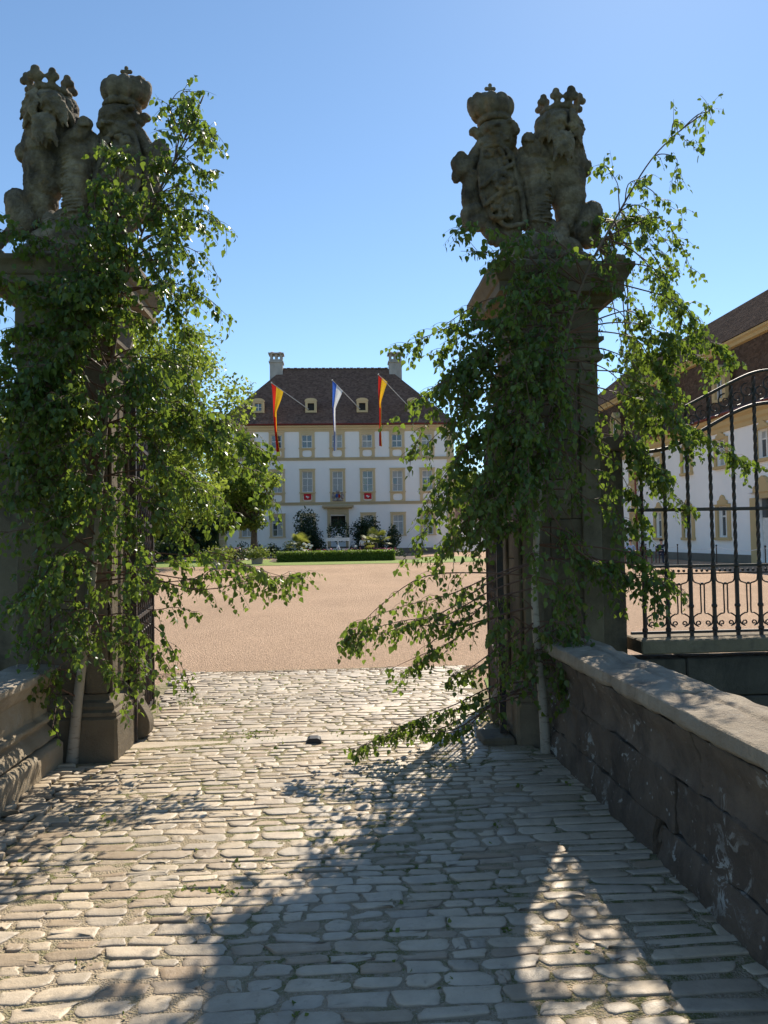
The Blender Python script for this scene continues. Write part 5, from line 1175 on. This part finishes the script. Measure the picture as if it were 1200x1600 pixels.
# white-clothed stand with flat canopy in front of the door
tb = thing('canopy_table', 'white-clothed table under a flat white canopy before the door', 'table', (.05, 66, 0)); tx = .05
for sx in (-.95, .95):
    for yy in (65.6, 66.6): MB().tube([(tx + sx, yy, 0), (tx + sx, yy, 1.62)], .03, 6).build('post', M['cloth_white'], tb)
MB().box(tx - 1.05, tx + 1.05, 65.5, 66.7, 1.623, 1.68).box(tx - 1.06, tx + 1.06, 65.48, 65.497, 1.42, 1.70).build('canopy', M['cloth_white'], tb)
MB().box(tx - .9, tx + .9, 65.7, 66.5, .70, .76).box(tx - .92, tx + .92, 65.66, 65.69, .12, .77).build('table_cloth', M['cloth_white'], tb)
mp = thing('garden_cross', 'slim white cross-shaped post in front of the canopy table', 'post', (.05, 62, 0)); MB().tube([(.05, 62, 0), (.05, 62, 2.05)], .045, 7).build('shaft', M['cloth_white'], mp); MB().tube([(-.22, 62, 1.75), (.32, 62, 1.75)], .035, 7).build('arm', M['cloth_white'], mp); MB().ball((.05, 61.9, .75), (.16, .14, .30), 10, 6).build('figure', M['cloth_white'], mp)

# ================================================================== people
def skin_person(name, label, joints, edges, mats, parent_loc, hair=None, lower=None):
    """joints {k:(pos, radius)}; one continuous skinned figure, coloured by zone"""
    root = thing(name, label, 'person', parent_loc); o_ = Vector(parent_loc); keys = list(joints)
    me = bpy.data.meshes.new('tmp'); me.from_pydata([joints[k][0] for k in keys], [(keys.index(a), keys.index(b)) for a, b in edges], [])
    ob = bpy.data.objects.new('tmp', me); COL.objects.link(ob); md = ob.modifiers.new('s', 'SKIN'); ss = ob.modifiers.new('d', 'SUBSURF'); ss.levels = 2
    for i, k in enumerate(keys):
        rr = joints[k][1]; ob.data.skin_vertices[0].data[i].radius = rr if hasattr(rr, '__len__') else (rr, rr)
    ob.data.skin_vertices[0].data[keys.index('pelvis')].use_root = True
    dg = bpy.context.evaluated_depsgraph_get(); m2 = bpy.data.meshes.new_from_object(ob.evaluated_get(dg)); bpy.data.objects.remove(ob)
    m2.name = 'body'; m2.materials.clear()
    for mt in mats: m2.materials.append(mt)          # 0 skin 1 shirt 2 trousers
    lim = {k: Vector(joints[k][0]) for k in keys}
    for p in m2.polygons:
        c = p.center; k = min(keys, key=lambda q: (lim[q] - c).length); p.use_smooth = True
        p.material_index = {'head': 0, 'crown': 0, 'chin': 0, 'neck': 0, 'hand': 0, 'hand2': 0, 'fin': 0, 'fin2': 0, 'wrist': 0, 'wrist2': 0}.get(k, 2 if k.startswith(('hip', 'knee', 'ank', 'toe', 'pelvis')) else 1)
    link('body', m2, root)
    h = lim['head'] + o_; hm = MB().ball(h + Vector((0, .015 if hair != 'back' else -.02, .045)), (.098, .108, .095), 12, 8); hm.build('hair', M['hair'], root, True)
    return root
def J(seat, face):  # joint table; face=-1 looks to -Y
    f = face; pz = .50 if seat else .92; d = {}
    d['pelvis'] = ((0, 0, pz), (.15, .11)); d['belly'] = ((0, .01 * f, pz + .2), (.145, .10)); d['chest'] = ((0, -.01 * f, pz + .40), (.165, .11)); d['neck'] = ((0, 0, pz + .55), .055)
    d['chin'] = ((0, .02 * f, pz + .60), .06); d['head'] = ((0, .02 * f, pz + .70), (.082, .10)); d['crown'] = ((0, .01 * f, pz + .78), .055)
    for s, t in ((-1, ''), (1, '2')):
        d['sh' + t] = ((s * .19, 0, pz + .47), .06); d['elb' + t] = ((s * .25, .05 * f, pz + .20), .045); d['wrist' + t] = ((s * .17, .26 * f, pz + .18), .032); d['hand' + t] = ((s * .13, .33 * f, pz + .19), (.035, .022)); d['fin' + t] = ((s * .11, .39 * f, pz + .17), (.025, .015))
        if seat:
            d['hip' + t] = ((s * .10, .06 * f, pz - .02), .085); d['knee' + t] = ((s * .11, .45 * f, pz), .062); d['ank' + t] = ((s * .11, .45 * f, .08), .045); d['toe' + t] = ((s * .12, .60 * f, .04), .04)
        else:
            d['hip' + t] = ((s * .10, 0, pz - .06), .088); d['knee' + t] = ((s * .11, .02 * f, .48), .062); d['ank' + t] = ((s * .11, 0, .08), .045); d['toe' + t] = ((s * .12, .14 * f, .04), .04)
    e = [('pelvis', 'belly'), ('belly', 'chest'), ('chest', 'neck'), ('neck', 'chin'), ('chin', 'head'), ('head', 'crown')]
    for t in ('', '2'): e += [('chest', 'sh' + t), ('sh' + t, 'elb' + t), ('elb' + t, 'wrist' + t), ('wrist' + t, 'hand' + t), ('hand' + t, 'fin' + t), ('pelvis', 'hip' + t), ('hip' + t, 'knee' + t), ('knee' + t, 'ank' + t), ('ank' + t, 'toe' + t)]
    return d, e
j, e_ = J(False, -1)
skin_person('person', 'person in a white shirt standing in the flower bed right of the canopy table', j, e_, [M['skin'], M['cloth_white'], M['denim']], (2.05, 63, .02))
def chair(loc, rz, lab):
    root = thing('garden_chair', lab, 'chair', loc, 'chairs by the side wing'); root.rotation_euler = (0, 0, rz)
    def B(m, n): return link(n, m.mesh(n, M['red_wood']), root)
    B(MB().box(-.22, .22, -.22, .22, .42, .45), 'seat'); B(MB().box(-.22, .22, .20, .23, .62, .92), 'backrest')
    for sx in (-1, 1):
        B(MB().box(sx * .2 - .018, sx * .2 + .018, -.2, -.165, 0, .418), 'leg'); B(MB().box(sx * .2 - .018, sx * .2 + .018, .235, .27, 0, .92), 'leg')
    return root
M['red_wood'] = simple('red_brown_wood', (0.13, 0.045, 0.03), 0.6)
pA = at(1033, 850, 41.0); pB = at(985, 852, 41.0)
chair((pA.x, 41.0, 0), 0.0, 'reddish wooden chair under the person in dark clothes'); chair((pB.x, 41.0, 0), 0.0, 'reddish wooden chair under the person in a pale blue shirt'); chair((pA.x - 1.0, 40.6, 0), 0.5, 'empty reddish wooden chair left of the person in dark clothes')
j, e_ = J(True, -1); 
skin_person('person', 'person in dark clothes seated by the wing, seen between the fence bars', j, e_, [M['skin'], M['denim'], M['denim']], (pA.x, 41.0, 0))
j, e_ = J(True, -1)
skin_person('person', 'person in a pale blue shirt seated beside the right gate pillar edge', j, e_, [M['skin'], M['shirt_blue'], M['denim']], (pB.x, 41.0, 0))
# rope barrier along the wing
rp = thing('rope_barrier', 'thin white rope on slim posts in front of the side wing', 'barrier', (18, 34, 0)); pts = [(17.2, y_) for y_ in np.arange(22, 46, 4.0)]
for x, y_ in pts: MB().tube([(x, y_, 0), (x, y_, 1.0)], .025, 7).ball((x, y_, 1.02), .045, 8, 5).build('post', M['iron'], rp)
for (a, b), (c, d) in zip(pts[:-1], pts[1:]): MB().tube([(a + (c - a) * q, b + (d - b) * q, .95 - .14 * 4 * q * (1 - q)) for q in np.linspace(0, 1, 9)], .012, 5).build('rope', M['rope'], rp)
